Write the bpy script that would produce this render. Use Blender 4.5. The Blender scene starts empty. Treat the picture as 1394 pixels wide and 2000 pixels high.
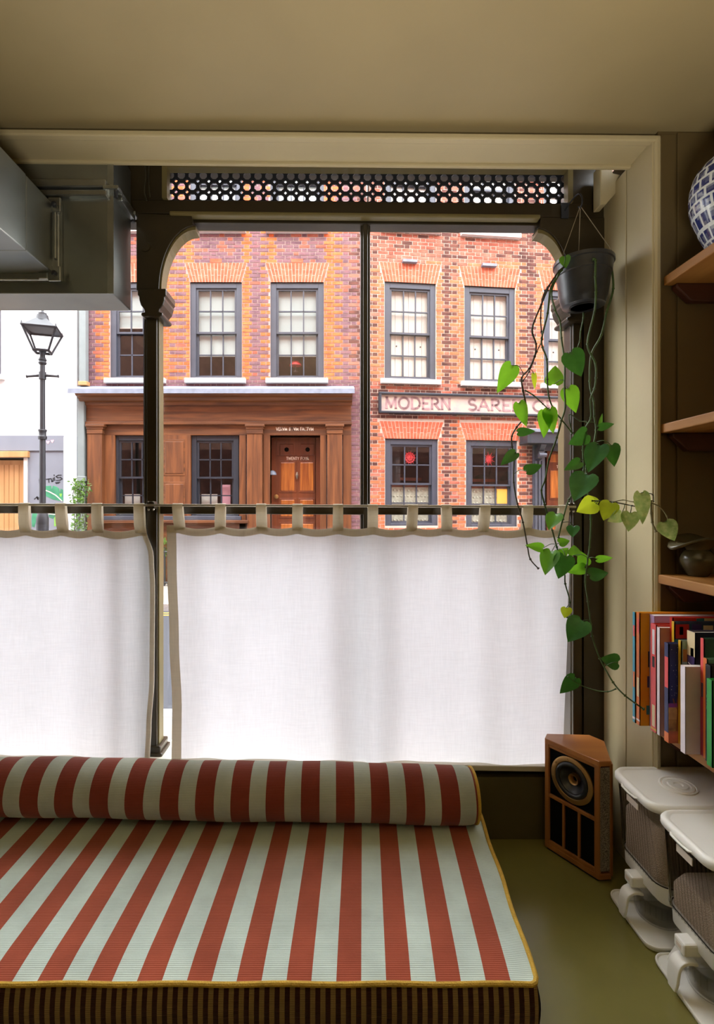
import bpy, bmesh, math, random
from mathutils import Vector, Matrix
random.seed(11)
sc = bpy.context.scene
COL = sc.collection
EYE = 1.07            # camera height above the painted window-seat platform
# ---------------------------------------------------------------- camera
cam_d = bpy.data.cameras.new('camera'); cam = bpy.data.objects.new('camera', cam_d); COL.objects.link(cam)
cam.location = (0, 0, EYE); cam.rotation_euler = (math.pi/2, 0, 0)
cam_d.sensor_fit = 'VERTICAL'; cam_d.sensor_height = 36; cam_d.lens = 18.0
cam_d.shift_x = 47/2000; cam_d.shift_y = -10/2000
cam_d.clip_start = 0.02; cam_d.clip_end = 200
sc.camera = cam
# ---------------------------------------------------------------- world: bright overcast
w = bpy.data.worlds.new('overcast_sky'); sc.world = w; w.use_nodes = True
nt = w.node_tree; bg = nt.nodes['Background']; bg.inputs[1].default_value = 13.0     # zenith luminance
# standard overcast sky: luminance rises with elevation as (1 + 2 sin e) / 3
tcw = nt.nodes.new('ShaderNodeTexCoord'); spw = nt.nodes.new('ShaderNodeSeparateXYZ'); mrw = nt.nodes.new('ShaderNodeMapRange')
nt.links.new(tcw.outputs['Generated'], spw.inputs[0]); nt.links.new(spw.outputs[2], mrw.inputs[0])
mrw.inputs[3].default_value = 1/3; mrw.inputs[4].default_value = 1.0
mxw = nt.nodes.new('ShaderNodeMix'); mxw.data_type = 'RGBA'; mxw.blend_type = 'MULTIPLY'; mxw.inputs[0].default_value = 1.0
mxw.inputs[6].default_value = (0.94, 0.97, 1.0, 1); nt.links.new(mrw.outputs[0], mxw.inputs[7]); nt.links.new(mxw.outputs[2], bg.inputs[0])
# ---------------------------------------------------------------- added fill light, unseen behind the viewer
def area(name, loc, rot, sx, sy, power, col):
    d = bpy.data.lights.new(name, 'AREA'); d.shape = 'RECTANGLE'; d.size = sx; d.size_y = sy
    d.energy = power; d.color = col
    o = bpy.data.objects.new(name, d); COL.objects.link(o); o.location = loc; o.rotation_euler = rot
    return o
area('added_fill_light', (0.15, -0.45, 0.52), (math.radians(180-14), 0, 0), 0.5, 0.5, 21, (1.0, 0.93, 0.82)).data.spread = math.radians(100)
sc.view_settings.view_transform = 'Standard'; sc.view_settings.look = 'None'
sc.view_settings.exposure = 0.28; sc.view_settings.gamma = 1.0
sc.view_settings.use_curve_mapping = False

# ================================================================= helpers
def lin(r, g, b):
    f = lambda c: (c/255/12.92) if c/255 <= 0.04045 else ((c/255+0.055)/1.055)**2.4
    return (f(r), f(g), f(b), 1)
def P(px, py, Y):
    return Vector(((px-650)*Y/1000, Y, EYE-(py-990)*Y/1000))

class Nt:
    def __init__(s, name):
        s.m = bpy.data.materials.new(name); s.m.use_nodes = True
        s.t = s.m.node_tree; s.b = s.t.nodes['Principled BSDF']; s.out = s.t.nodes['Material Output']
    def n(s, typ, **kw):
        nd = s.t.nodes.new(typ)
        for k, v in kw.items(): setattr(nd, k, v)
        return nd
    def l(s, a, b): s.t.links.new(a, b)
def mat(name, col, rough=0.6, metal=0.0, var=0.12, vscale=8.0, bump=0.0, bscale=60.0, stretch=None, spec=0.5, coat=0.0, col2=None, detail=4):
    k = Nt(name); b = k.b
    b.inputs['Roughness'].default_value = rough; b.inputs['Metallic'].default_value = metal
    b.inputs['Specular IOR Level'].default_value = spec
    if coat: b.inputs['Coat Weight'].default_value = coat; b.inputs['Coat Roughness'].default_value = 0.15
    geo = k.n('ShaderNodeNewGeometry'); mp = k.n('ShaderNodeMapping')
    if stretch: mp.inputs['Scale'].default_value = stretch
    k.l(geo.outputs['Position'], mp.inputs['Vector'])
    nz = k.n('ShaderNodeTexNoise'); nz.inputs['Scale'].default_value = vscale; nz.inputs['Detail'].default_value = detail
    k.l(mp.outputs[0], nz.inputs['Vector'])
    rp = k.n('ShaderNodeValToRGB')
    if col2 is None:
        c0 = [c*(1-var) for c in col[:3]]+[1]; c1 = [min(1, c*(1+var)) for c in col[:3]]+[1]
    else: c0, c1 = list(col), list(col2)
    rp.color_ramp.elements[0].position = 0.32; rp.color_ramp.elements[1].position = 0.68
    rp.color_ramp.elements[0].color = c0; rp.color_ramp.elements[1].color = c1
    k.l(nz.outputs[0], rp.inputs[0]); k.l(rp.outputs[0], b.inputs['Base Color'])
    if bump:
        n2 = k.n('ShaderNodeTexNoise'); n2.inputs['Scale'].default_value = bscale; n2.inputs['Detail'].default_value = 3
        k.l(mp.outputs[0], n2.inputs['Vector'])
        bp = k.n('ShaderNodeBump'); bp.inputs['Strength'].default_value = bump; bp.inputs['Distance'].default_value = 0.01
        k.l(n2.outputs[0], bp.inputs['Height']); k.l(bp.outputs[0], b.inputs['Normal'])
    return k.m
def glass_mat(name, tint=(1, 1, 1, 1), ior=1.5, base_ref=0.0, rough=0.0, edge=None):
    k = Nt(name); k.t.nodes.remove(k.b)
    tr = k.n('ShaderNodeBsdfTransparent'); tr.inputs[0].default_value = tint
    gl = k.n('ShaderNodeBsdfGlossy'); gl.inputs['Roughness'].default_value = rough
    lw = k.n('ShaderNodeLayerWeight'); lw.inputs[0].default_value = 0.5; pw = k.n('ShaderNodeMath', operation='POWER'); k.l(lw.outputs['Facing'], pw.inputs[0]); pw.inputs[1].default_value = 5.0
    if edge is not None:        # longer path through the ribs at glancing angles absorbs more
        me_ = k.n('ShaderNodeMix', data_type='RGBA'); me_.inputs[6].default_value = tint; me_.inputs[7].default_value = edge
        k.l(lw.outputs['Facing'], me_.inputs[0]); k.l(me_.outputs[2], tr.inputs[0])
    f0 = ((ior-1)/(ior+1))**2; fr = k.n('ShaderNodeMath', operation='MULTIPLY_ADD'); k.l(pw.outputs[0], fr.inputs[0]); fr.inputs[1].default_value = 1-f0; fr.inputs[2].default_value = f0
    mx = k.n('ShaderNodeMixShader')
    k.l(fr.outputs[0], mx.inputs[0]); k.l(tr.outputs[0], mx.inputs[1]); k.l(gl.outputs[0], mx.inputs[2])
    k.l(mx.outputs[0], k.out.inputs[0])
    return k.m
def cloth_mat(name, col, trans, transcol, bump=0.15):
    k = Nt(name); b = k.b
    b.inputs['Roughness'].default_value = 0.95; b.inputs['Specular IOR Level'].default_value = 0.1
    geo = k.n('ShaderNodeNewGeometry')
    ws = []
    for sc_ in ((1, 1, 14), (14, 14, 1)):
        mp = k.n('ShaderNodeMapping'); mp.inputs['Scale'].default_value = sc_; k.l(geo.outputs['Position'], mp.inputs[0])
        nz = k.n('ShaderNodeTexNoise'); nz.inputs['Scale'].default_value = 18; nz.inputs['Detail'].default_value = 3; k.l(mp.outputs[0], nz.inputs[0]); ws.append(nz)
    mp = k.n('ShaderNodeMapping'); mp.inputs['Scale'].default_value = (1, 1, 0.7); k.l(geo.outputs['Position'], mp.inputs[0])
    big = k.n('ShaderNodeTexNoise'); big.inputs['Scale'].default_value = 5; big.inputs['Detail'].default_value = 5; k.l(mp.outputs[0], big.inputs[0])
    a = k.n('ShaderNodeMath', operation='ADD'); k.l(ws[0].outputs[0], a.inputs[0]); k.l(ws[1].outputs[0], a.inputs[1])
    a2 = k.n('ShaderNodeMath', operation='ADD'); k.l(a.outputs[0], a2.inputs[0]); k.l(big.outputs[0], a2.inputs[1])
    rp = k.n('ShaderNodeValToRGB'); rp.color_ramp.elements[0].position = 0.33; rp.color_ramp.elements[1].position = 0.66
    dv = k.n('ShaderNodeMath', operation='DIVIDE'); k.l(a2.outputs[0], dv.inputs[0]); dv.inputs[1].default_value = 3.0
    rp.color_ramp.elements[0].color = [c*0.88 for c in col[:3]]+[1]; rp.color_ramp.elements[1].color = col
    k.l(dv.outputs[0], rp.inputs[0]); k.l(rp.outputs[0], b.inputs['Base Color'])
    tl = k.n('ShaderNodeBsdfTranslucent')
    rp2 = k.n('ShaderNodeValToRGB'); rp2.color_ramp.elements[0].position = 0.33; rp2.color_ramp.elements[1].position = 0.66
    rp2.color_ramp.elements[0].color = [c*0.86 for c in transcol[:3]]+[1]; rp2.color_ramp.elements[1].color = transcol
    k.l(dv.outputs[0], rp2.inputs[0]); k.l(rp2.outputs[0], tl.inputs[0])
    mx = k.n('ShaderNodeMixShader'); mx.inputs[0].default_value = trans
    bp = k.n('ShaderNodeBump'); bp.inputs['Strength'].default_value = bump; bp.inputs['Distance'].default_value = 0.004
    k.l(a.outputs[0], bp.inputs['Height']); k.l(bp.outputs[0], b.inputs['Normal'])
    k.l(b.outputs[0], mx.inputs[1]); k.l(tl.outputs[0], mx.inputs[2]); k.l(mx.outputs[0], k.out.inputs[0])
    return k.m
def stripe_mat(name, ca, cb, period, phase, duty=0.5, rib=True):
    """woven stripes across the UV u coordinate (metres)"""
    k = Nt(name); b = k.b; b.inputs['Roughness'].default_value = 0.9; b.inputs['Specular IOR Level'].default_value = 0.15
    b.inputs['Sheen Weight'].default_value = 0.2
    uv = k.n('ShaderNodeUVMap'); sp = k.n('ShaderNodeSeparateXYZ'); k.l(uv.outputs[0], sp.inputs[0])
    s1 = k.n('ShaderNodeMath', operation='SUBTRACT'); k.l(sp.outputs[0], s1.inputs[0]); s1.inputs[1].default_value = phase
    d1 = k.n('ShaderNodeMath', operation='DIVIDE'); k.l(s1.outputs[0], d1.inputs[0]); d1.inputs[1].default_value = period
    f1 = k.n('ShaderNodeMath', operation='FLOORED_MODULO'); k.l(d1.outputs[0], f1.inputs[0]); f1.inputs[1].default_value = 1.0
    lt = k.n('ShaderNodeMath', operation='LESS_THAN'); k.l(f1.outputs[0], lt.inputs[0]); lt.inputs[1].default_value = duty
    geo = k.n('ShaderNodeNewGeometry')
    nz = k.n('ShaderNodeTexNoise'); nz.inputs['Scale'].default_value = 9; nz.inputs['Detail'].default_value = 6; k.l(geo.outputs['Position'], nz.inputs[0])
    mx = k.n('ShaderNodeMix', data_type='RGBA'); mx.inputs[6].default_value = cb; mx.inputs[7].default_value = ca
    k.l(lt.outputs[0], mx.inputs[0])
    hsv = k.n('ShaderNodeHueSaturation'); k.l(mx.outputs[2], hsv.inputs['Color'])
    mr = k.n('ShaderNodeMapRange'); mr.inputs[1].default_value = 0.3; mr.inputs[2].default_value = 0.7; mr.inputs[3].default_value = 0.86; mr.inputs[4].default_value = 1.1
    k.l(nz.outputs[0], mr.inputs[0]); k.l(mr.outputs[0], hsv.inputs['Value']); k.l(hsv.outputs[0], b.inputs['Base Color'])
    # fine ribs of the weave running across the stripes
    wv = k.n('ShaderNodeMath', operation='MULTIPLY'); k.l(sp.outputs[1], wv.inputs[0]); wv.inputs[1].default_value = 2*math.pi/0.0042
    sn = k.n('ShaderNodeMath', operation='SINE'); k.l(wv.outputs[0], sn.inputs[0])
    n3 = k.n('ShaderNodeTexNoise'); n3.inputs['Scale'].default_value = 260; k.l(geo.outputs['Position'], n3.inputs[0])
    ad = k.n('ShaderNodeMath', operation='ADD'); k.l(sn.outputs[0], ad.inputs[0]); k.l(n3.outputs[0], ad.inputs[1])
    bp = k.n('ShaderNodeBump'); bp.inputs['Strength'].default_value = 0.35; bp.inputs['Distance'].default_value = 0.0008
    k.l(ad.outputs[0], bp.inputs['Height']); k.l(bp.outputs[0], b.inputs['Normal'])
    return k.m
def wood_mat(name, c0, c1, axis='X', scale=6.0, rough=0.45, coat=0.0, bump=0.08, spec=0.5):
    k = Nt(name); b = k.b; b.inputs['Roughness'].default_value = rough; b.inputs['Specular IOR Level'].default_value = spec
    if coat: b.inputs['Coat Weight'].default_value = coat; b.inputs['Coat Roughness'].default_value = 0.2
    tc = k.n('ShaderNodeNewGeometry'); mp = k.n('ShaderNodeMapping')
    s = {'X': (0.07, 1, 1), 'Y': (1, 0.07, 1), 'Z': (1, 1, 0.07)}[axis]; mp.inputs['Scale'].default_value = s
    k.l(tc.outputs['Position'], mp.inputs[0])
    nz = k.n('ShaderNodeTexNoise'); nz.inputs['Scale'].default_value = scale; nz.inputs['Detail'].default_value = 7; nz.inputs['Distortion'].default_value = 0.6
    k.l(mp.outputs[0], nz.inputs[0])
    rp = k.n('ShaderNodeValToRGB'); rp.color_ramp.elements[0].position = 0.33; rp.color_ramp.elements[1].position = 0.67
    rp.color_ramp.elements[0].color = c0; rp.color_ramp.elements[1].color = c1
    k.l(nz.outputs[0], rp.inputs[0]); k.l(rp.outputs[0], b.inputs['Base Color'])
    bp = k.n('ShaderNodeBump'); bp.inputs['Strength'].default_value = bump; bp.inputs['Distance'].default_value = 0.004
    k.l(nz.outputs[0], bp.inputs['Height']); k.l(bp.outputs[0], b.inputs['Normal'])
    return k.m

def wl(o):
    v = Vector((0, 0, 0))
    while o is not None:
        v = v + Vector(o.location); o = o.parent
    return v
def tag(o, label=None, cat=None, group=None, kind=None):
    if label: o['label'] = label
    if cat: o['category'] = cat
    if group: o['group'] = group
    if kind: o['kind'] = kind
    return o
def empty(name, loc=(0, 0, 0), rz=0.0, parent=None):
    o = bpy.data.objects.new(name, None); COL.objects.link(o); o.location = loc; o.rotation_euler = (0, 0, rz)
    o.empty_display_size = 0.05
    if parent: o.parent = parent
    return o
def copy_tree(o, parent=None):
    c = o.copy(); COL.objects.link(c); c.parent = parent
    for ch in list(o.children): copy_tree(ch, c)
    return c

class MB:
    def __init__(s): s.v = []; s.f = []; s.mi = []; s.cur = 0; s.uv = None
    def vs(s, pts):
        i = len(s.v); s.v.extend(Vector(p) for p in pts); return i
    def face(s, idx): s.f.append(tuple(idx)); s.mi.append(s.cur)
    def quad(s, a, b, c, d):
        i = s.vs((a, b, c, d)); s.face((i, i+1, i+2, i+3))
    def box(s, x0, x1, y0, y1, z0, z1):
        if x0 > x1: x0, x1 = x1, x0
        if y0 > y1: y0, y1 = y1, y0
        if z0 > z1: z0, z1 = z1, z0
        i = s.vs([(x, y, z) for z in (z0, z1) for y in (y0, y1) for x in (x0, x1)])
        for q in ((0, 2, 3, 1), (4, 5, 7, 6), (0, 1, 5, 4), (2, 6, 7, 3), (0, 4, 6, 2), (1, 3, 7, 5)):
            s.face([i+k for k in q])
        return s
    def prism(s, pts, off):
        """closed polygon pts (list of 3d) extruded by vector off"""
        pts = [Vector(p) for p in pts]; off = Vector(off); n = len(pts)
        nrm = Vector((0, 0, 0))
        for k in range(n): nrm += pts[k].cross(pts[(k+1) % n])
        if nrm.dot(off) > 0: pts = pts[::-1]
        i = s.vs(pts); j = s.vs([p+off for p in pts])
        s.face(range(i, i+n)); s.face(reversed(range(j, j+n)))
        for k in range(n):
            k2 = (k+1) % n; s.face((i+k2, i+k, j+k, j+k2))
        return s
    def tube(s, pts, r, n=8, cap=True, closed=False):
        pts = [Vector(p) for p in pts]; m = len(pts); rings = []
        up = Vector((0.13, 0.27, 0.95))
        prev = None
        for k in range(m):
            a = pts[(k-1) % m] if (k > 0 or closed) else pts[k]; b = pts[(k+1) % m] if (k < m-1 or closed) else pts[k]
            t = (b-a); t = t.normalized() if t.length > 1e-9 else Vector((0, 0, 1))
            if prev is None:
                u = t.cross(up)
                if u.length < 1e-3: u = t.cross(Vector((1, 0, 0)))
            else: u = prev-t*prev.dot(t)
            u.normalize(); prev = u; v = t.cross(u)
            rr = r[k] if isinstance(r, (list, tuple)) else r
            rings.append(s.vs([pts[k]+(u*math.cos(q)+v*math.sin(q))*rr for q in [2*math.pi*h/n for h in range(n)]]))
        for k in range(m if closed else m-1):
            a, b = rings[k], rings[(k+1) % m]
            for h in range(n): s.face((a+h, a+(h+1) % n, b+(h+1) % n, b+h))
        if cap and not closed:
            s.face([rings[0]+h for h in reversed(range(n))]); s.face([rings[-1]+h for h in range(n)])
        return s
    def lathe(s, prof, c=(0, 0, 0), n=24, axis=None, squash=1.0, caps=True):
        """prof list of (r,h) from bottom to top; axis: (u,v,w) orthonormal with w along h"""
        c = Vector(c)
        if axis is None: axis = (Vector((1, 0, 0)), Vector((0, 1, 0)), Vector((0, 0, 1)))
        u, v, w_ = axis; rings = []
        for r, h in prof:
            if r < 1e-6: rings.append((s.vs([c+w_*h]), 1))
            else: rings.append((s.vs([c+u*math.cos(2*math.pi*k/n)*r+v*math.sin(2*math.pi*k/n)*r*squash+w_*h for k in range(n)]), n))
        for (a, na), (b, nb) in zip(rings, rings[1:]):
            for k in range(n):
                k2 = (k+1) % n
                if na == 1 and nb == 1: continue
                if na == 1: s.face((a, b+k2, b+k))
                elif nb == 1: s.face((a+k, a+k2, b))
                else: s.face((a+k, a+k2, b+k2, b+k))
        if not caps: return s
        if rings[0][1] > 1: s.face([rings[0][0]+k for k in reversed(range(n))])
        if rings[-1][1] > 1: s.face([rings[-1][0]+k for k in range(n)])
        return s
    def grid(s, fn, nu, nv, flip=False, uvfn=None):
        i = s.vs([fn(a/nu, b/nv) for b in range(nv+1) for a in range(nu+1)])
        if uvfn is not None:
            if s.uv is None: s.uv = {}
            for b in range(nv+1):
                for a in range(nu+1): s.uv[i+b*(nu+1)+a] = uvfn(a/nu, b/nv)
        for b in range(nv):
            for a in range(nu):
                q = (i+b*(nu+1)+a, i+b*(nu+1)+a+1, i+(b+1)*(nu+1)+a+1, i+(b+1)*(nu+1)+a)
                s.face(q[::-1] if flip else q)
        return s
    def build(s, name, mats, parent=None, smooth=False, local=False, off=None, bevel=0.0, ang=40, loc=None):
        me = bpy.data.meshes.new(name)
        o0 = Vector((0, 0, 0))
        if off is not None: o0 = Vector(off)
        elif loc is not None: o0 = Vector(loc)
        elif parent is not None and not local: o0 = wl(parent)
        me.from_pydata([tuple(p-o0) for p in s.v], [], s.f)
        if not isinstance(mats, (list, tuple)): mats = [mats]
        for m in mats: me.materials.append(m)
        if len(mats) > 1:
            for p, k in zip(me.polygons, s.mi): p.material_index = k
        if s.uv is not None:
            ul = me.uv_layers.new(name='UVMap')
            for lp in me.loops: ul.data[lp.index].uv = s.uv.get(lp.vertex_index, (0, 0))
        if smooth:
            for p in me.polygons: p.use_smooth = True
            if ang < 179: me.set_sharp_from_angle(angle=math.radians(ang))
        me.update()
        o = bpy.data.objects.new(name, me); COL.objects.link(o)
        if parent is not None: o.parent = parent
        if loc is not None: o.location = loc
        if bevel:
            bv = o.modifiers.new('bevel', 'BEVEL'); bv.width = bevel; bv.segments = 2; bv.limit_method = 'ANGLE'; bv.angle_limit = math.radians(40)
        return o
def catmull(pts, n=8):
    pts = [Vector(p) for p in pts]; out = []
    for k in range(len(pts)-1):
        p0 = pts[max(k-1, 0)]; p1 = pts[k]; p2 = pts[k+1]; p3 = pts[min(k+2, len(pts)-1)]
        for j in range(n):
            t = j/n
            out.append(0.5*((2*p1)+(p2-p0)*t+(2*p0-5*p1+4*p2-p3)*t*t+(3*p1-p0-3*p2+p3)*t**3))
    out.append(pts[-1]); return out

# stroke lettering ---------------------------------------------------------
def arc(cx, cy, rx, ry, a0, a1, n=10):
    return [(cx+rx*math.cos(math.radians(a0+(a1-a0)*k/n)), cy+ry*math.sin(math.radians(a0+(a1-a0)*k/n))) for k in range(n+1)]
GL = {
 'A': (0.78, [[(0.02, 0), (0.39, 1)], [(0.39, 1), (0.76, 0)], [(0.17, 0.36), (0.61, 0.36)]]),
 'C': (0.74, [arc(0.42, 0.5, 0.38, 0.5, 48, 312, 14)]),
 'D': (0.76, [[(0.1, 0), (0.1, 1)], [(0.1, 1)]+arc(0.3, 0.5, 0.42, 0.5, 90, -90, 12)+[(0.1, 0)]]),
 'E': (0.6, [[(0.1, 0), (0.1, 1)], [(0.1, 1), (0.56, 1)], [(0.1, 0.52), (0.46, 0.52)], [(0.1, 0), (0.58, 0)]]),
 'F': (0.58, [[(0.1, 0), (0.1, 1)], [(0.1, 1), (0.56, 1)], [(0.1, 0.52), (0.46, 0.52)]]),
 'I': (0.26, [[(0.13, 0), (0.13, 1)]]),
 'M': (0.92, [[(0.1, 0), (0.12, 1)], [(0.12, 1), (0.46, 0.1)], [(0.46, 0.1), (0.8, 1)], [(0.8, 1), (0.82, 0)]]),
 'N': (0.78, [[(0.1, 0), (0.1, 1)], [(0.1, 1), (0.68, 0)], [(0.68, 0), (0.68, 1)]]),
 'O': (0.86, [arc(0.43, 0.5, 0.39, 0.5, 0, 360, 20)]),
 'P': (0.62, [[(0.1, 0), (0.1, 1)], [(0.1, 1)]+arc(0.3, 0.74, 0.26, 0.26, 90, -90, 10)+[(0.1, 0.48)]]),
 'R': (0.7, [[(0.1, 0), (0.1, 1)], [(0.1, 1)]+arc(0.3, 0.74, 0.27, 0.26, 90, -90, 10)+[(0.1, 0.48)], [(0.32, 0.48), (0.66, 0)]]),
 'S': (0.6, [arc(0.3, 0.75, 0.24, 0.25, 35, 270, 10)+arc(0.3, 0.25, 0.26, 0.25, 90, -145, 10)]),
 'T': (0.66, [[(0.33, 0), (0.33, 1)], [(0.02, 1), (0.64, 1)]]),
 'U': (0.74, [[(0.1, 1), (0.1, 0.32)]+arc(0.37, 0.3, 0.27, 0.3, 180, 360, 8)+[(0.64, 1)]]),
 'V': (0.74, [[(0.02, 1), (0.37, 0)], [(0.37, 0), (0.72, 1)]]),
 'W': (1.02, [[(0.02, 1), (0.27, 0)], [(0.27, 0), (0.51, 0.9)], [(0.51, 0.9), (0.75, 0)], [(0.75, 0), (1.0, 1)]]),
 'Y': (0.7, [[(0.02, 1), (0.35, 0.48)], [(0.68, 1), (0.35, 0.48)], [(0.35, 0.48), (0.35, 0)]]),
 'e': (0.56, [[(0.08, 0.34), (0.5, 0.34)]+arc(0.29, 0.33, 0.22, 0.33, 0, 310, 12)]),
 'i': (0.22, [[(0.11, 0), (0.11, 0.62)], [(0.11, 0.82), (0.11, 0.9)]]),
 'r': (0.42, [[(0.1, 0), (0.1, 0.64)], [(0.1, 0.45)]+arc(0.3, 0.42, 0.2, 0.22, 180, 60, 6)]),
 'o': (0.58, [arc(0.29, 0.33, 0.23, 0.33, 0, 360, 14)]),
 'u': (0.56, [[(0.09, 0.64), (0.09, 0.24)]+arc(0.28, 0.22, 0.19, 0.22, 180, 360, 6)+[(0.47, 0.64)], [(0.47, 0.3), (0.47, 0)]]),
 '-': (0.4, [[(0.06, 0.45), (0.34, 0.45)]]),
 ' ': (0.4, []),
}
def lettering(mb, text, org, du, dz, dn, h, width, thick=0.12, serif=0.0, depth=0.004):
    """flat raised letters: org lower-left, du/dz unit axes, dn towards viewer, total width"""
    du, dz, dn, org = Vector(du), Vector(dz), Vector(dn), Vector(org)
    tot = sum(GL[c][0]+0.1 for c in text)-0.1; sx = width/tot; x = 0.0
    for c in text:
        gw, strokes = GL[c]
        for st in strokes:
            q = [Vector(((x+p[0])*sx, p[1]*h)) for p in st]
            t = thick*h*(1.0 if abs(q[-1].x-q[0].x) < 0.7*h or len(q) > 2 else 0.7)
            for k in range(len(q)-1):
                d = (q[k+1]-q[k])
                if d.length < 1e-6: continue
                d.normalize(); nn = Vector((-d.y, d.x))*t/2; e = d*t*0.3
                pts = [q[k]-e+nn, q[k]-e-nn, q[k+1]+e-nn, q[k+1]+e+nn]
                mb.prism([org+du*p.x+dz*p.y for p in pts], dn*depth)
            if serif and len(st) == 2 and abs(st[0][0]-st[1][0]) < 0.4:
                for p in q:
                    if p.y < 0.02*h or p.y > 0.98*h:
                        pts = [p+Vector((-serif*h, -t*0.25)), p+Vector((serif*h, -t*0.25)), p+Vector((serif*h, t*0.25)), p+Vector((-serif*h, t*0.25))]
                        mb.prism([org+du*a.x+dz*a.y for a in pts], dn*depth)
        x += gw+0.1
# ================================================================= materials
M = {}
M['ceil'] = mat('ceiling_paint', lin(154, 138, 99), 0.5, var=0.06, vscale=2.5, bump=0.05, bscale=25)
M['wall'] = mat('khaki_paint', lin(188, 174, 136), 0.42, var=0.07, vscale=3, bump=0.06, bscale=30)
M['walldk'] = mat('khaki_paint_shaded', lin(98, 82, 50), 0.5, var=0.1, vscale=3, bump=0.05, bscale=30)  # same khaki darkened, so the pier's shade sits in its colour
M['floor'] = mat('olive_floor_paint', lin(126, 120, 64), 0.22, var=0.12, vscale=4, bump=0.03, bscale=40, spec=0.5)
M['panel'] = mat('olive_panel_paint', lin(88, 80, 50), 0.45, var=0.1, vscale=4)
M['frame'] = mat('brown_olive_gloss', lin(52, 43, 26), 0.32, var=0.15, vscale=9, bump=0.05, bscale=40)
M['bead'] = mat('olive_bead_paint', lin(118, 106, 66), 0.35, var=0.1, vscale=9)
M['outside_paint'] = mat('grey_outside_paint', lin(62, 64, 72), 0.5, var=0.1)
M['sill'] = mat('cream_sill_paint', lin(214, 208, 192), 0.4, var=0.05)
M['glass'] = glass_mat('window_glass')
M['galv'] = mat('galvanised_steel', lin(142, 145, 140), 0.3, metal=0.85, var=0.14, vscale=5, bump=0.03, bscale=8, detail=6)
M['galv2'] = mat('galvanised_flange', lin(160, 162, 158), 0.26, metal=0.9, var=0.12, vscale=20)
M['cloth'] = cloth_mat('white_linen', lin(236, 234, 230), 0.50, lin(218, 219, 225))
M['hem'] = cloth_mat('linen_hem', lin(236, 226, 208), 0.38, lin(214, 203, 182))
M['rod'] = mat('brushed_rod', lin(196, 190, 176), 0.3, metal=0.8, var=0.05)
M['str_m'] = stripe_mat('mattress_stripe', lin(205, 221, 212), lin(168, 83, 60), 0.1012, 0.0571)
M['str_b'] = stripe_mat('bolster_stripe', lin(138, 62, 46), lin(186, 194, 180), 0.0992, 0.3063, 0.53)
M['str_s'] = stripe_mat('boxing_stripe', lin(58, 22, 16), lin(150, 122, 82), 0.0205, 0.0, 0.5)
M['gold'] = mat('mustard_piping', lin(206, 166, 62), 0.8, var=0.12, vscale=60, bump=0.3, bscale=300)
M['oak'] = wood_mat('shelf_oak', lin(182, 130, 66), lin(150, 98, 44), 'Y', 16, 0.5)
M['oakdk'] = wood_mat('dark_stained_bracket', lin(84, 44, 24), lin(58, 28, 16), 'X', 10, 0.5)
M['veneer'] = wood_mat('speaker_veneer', lin(182, 120, 62), lin(142, 86, 40), 'Z', 12, 0.35, coat=0.2)
M['black'] = mat('black_cloth', (0.004, 0.004, 0.004, 1), 0.9, var=0.3, vscale=300, spec=0.1)
M['cone'] = mat('speaker_cone', (0.03, 0.032, 0.036, 1), 0.34, var=0.1)
M['rubber'] = mat('speaker_surround', (0.02, 0.023, 0.03, 1), 0.35, var=0.05)
M['brass'] = mat('brass_ring', lin(176, 138, 84), 0.38, metal=0.7, var=0.06)
M['tweed'] = mat('grille_tweed', lin(58, 50, 42), 0.95, col2=lin(168, 156, 138), vscale=420, detail=2)
M['wplast'] = mat('white_plastic', lin(246, 244, 236), 0.35, var=0.02, spec=0.5)
M['label'] = mat('cream_label', lin(236, 222, 206), 0.6, var=0.02)
M['rice'] = mat('dry_grain', lin(226, 200, 172), 0.9, col2=lin(248, 232, 212), vscale=500, bump=0.8, bscale=350, detail=2)
M['smoke'] = glass_mat('smoked_plastic', (0.88, 0.86, 0.84, 1), 1.5, rough=0.06, edge=(0.30, 0.28, 0.27, 1))
M['clear'] = glass_mat('clear_plastic', (0.975, 0.975, 0.965, 1), 1.4, rough=0.05)
M['pot'] = mat('charcoal_pot', (0.032, 0.033, 0.037, 1), 0.32, var=0.25, vscale=30, spec=0.5)
M['wire'] = mat('hanger_wire', lin(150, 140, 120), 0.5, metal=0.3)
M['soil'] = mat('potting_soil', lin(40, 30, 22), 0.95, var=0.4, vscale=90)
def leaf_mat(name, c0, c1, tc, tf=0.45, rough=0.32, vs=26):
    k = Nt(name); b = k.b; b.inputs['Roughness'].default_value = rough
    geo = k.n('ShaderNodeNewGeometry'); nz = k.n('ShaderNodeTexNoise'); nz.inputs['Scale'].default_value = vs; nz.inputs['Detail'].default_value = 4
    k.l(geo.outputs['Position'], nz.inputs[0]); rp = k.n('ShaderNodeValToRGB')
    rp.color_ramp.elements[0].position = 0.38; rp.color_ramp.elements[1].position = 0.64
    rp.color_ramp.elements[0].color = c0; rp.color_ramp.elements[1].color = c1
    k.l(nz.outputs[0], rp.inputs[0]); k.l(rp.outputs[0], b.inputs['Base Color'])
    tl = k.n('ShaderNodeBsdfTranslucent'); tl.inputs[0].default_value = tc
    mx = k.n('ShaderNodeMixShader'); mx.inputs[0].default_value = tf
    k.l(b.outputs[0], mx.inputs[1]); k.l(tl.outputs[0], mx.inputs[2]); k.l(mx.outputs[0], k.out.inputs[0])
    return k.m
M['leaf0'] = leaf_mat('leaf_dark', lin(46, 92, 48), lin(66, 120, 62), lin(70, 128, 40), 0.3)
M['leaf1'] = leaf_mat('leaf_mid', lin(62, 118, 42), lin(92, 148, 52), lin(128, 190, 40), 0.5)
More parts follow.
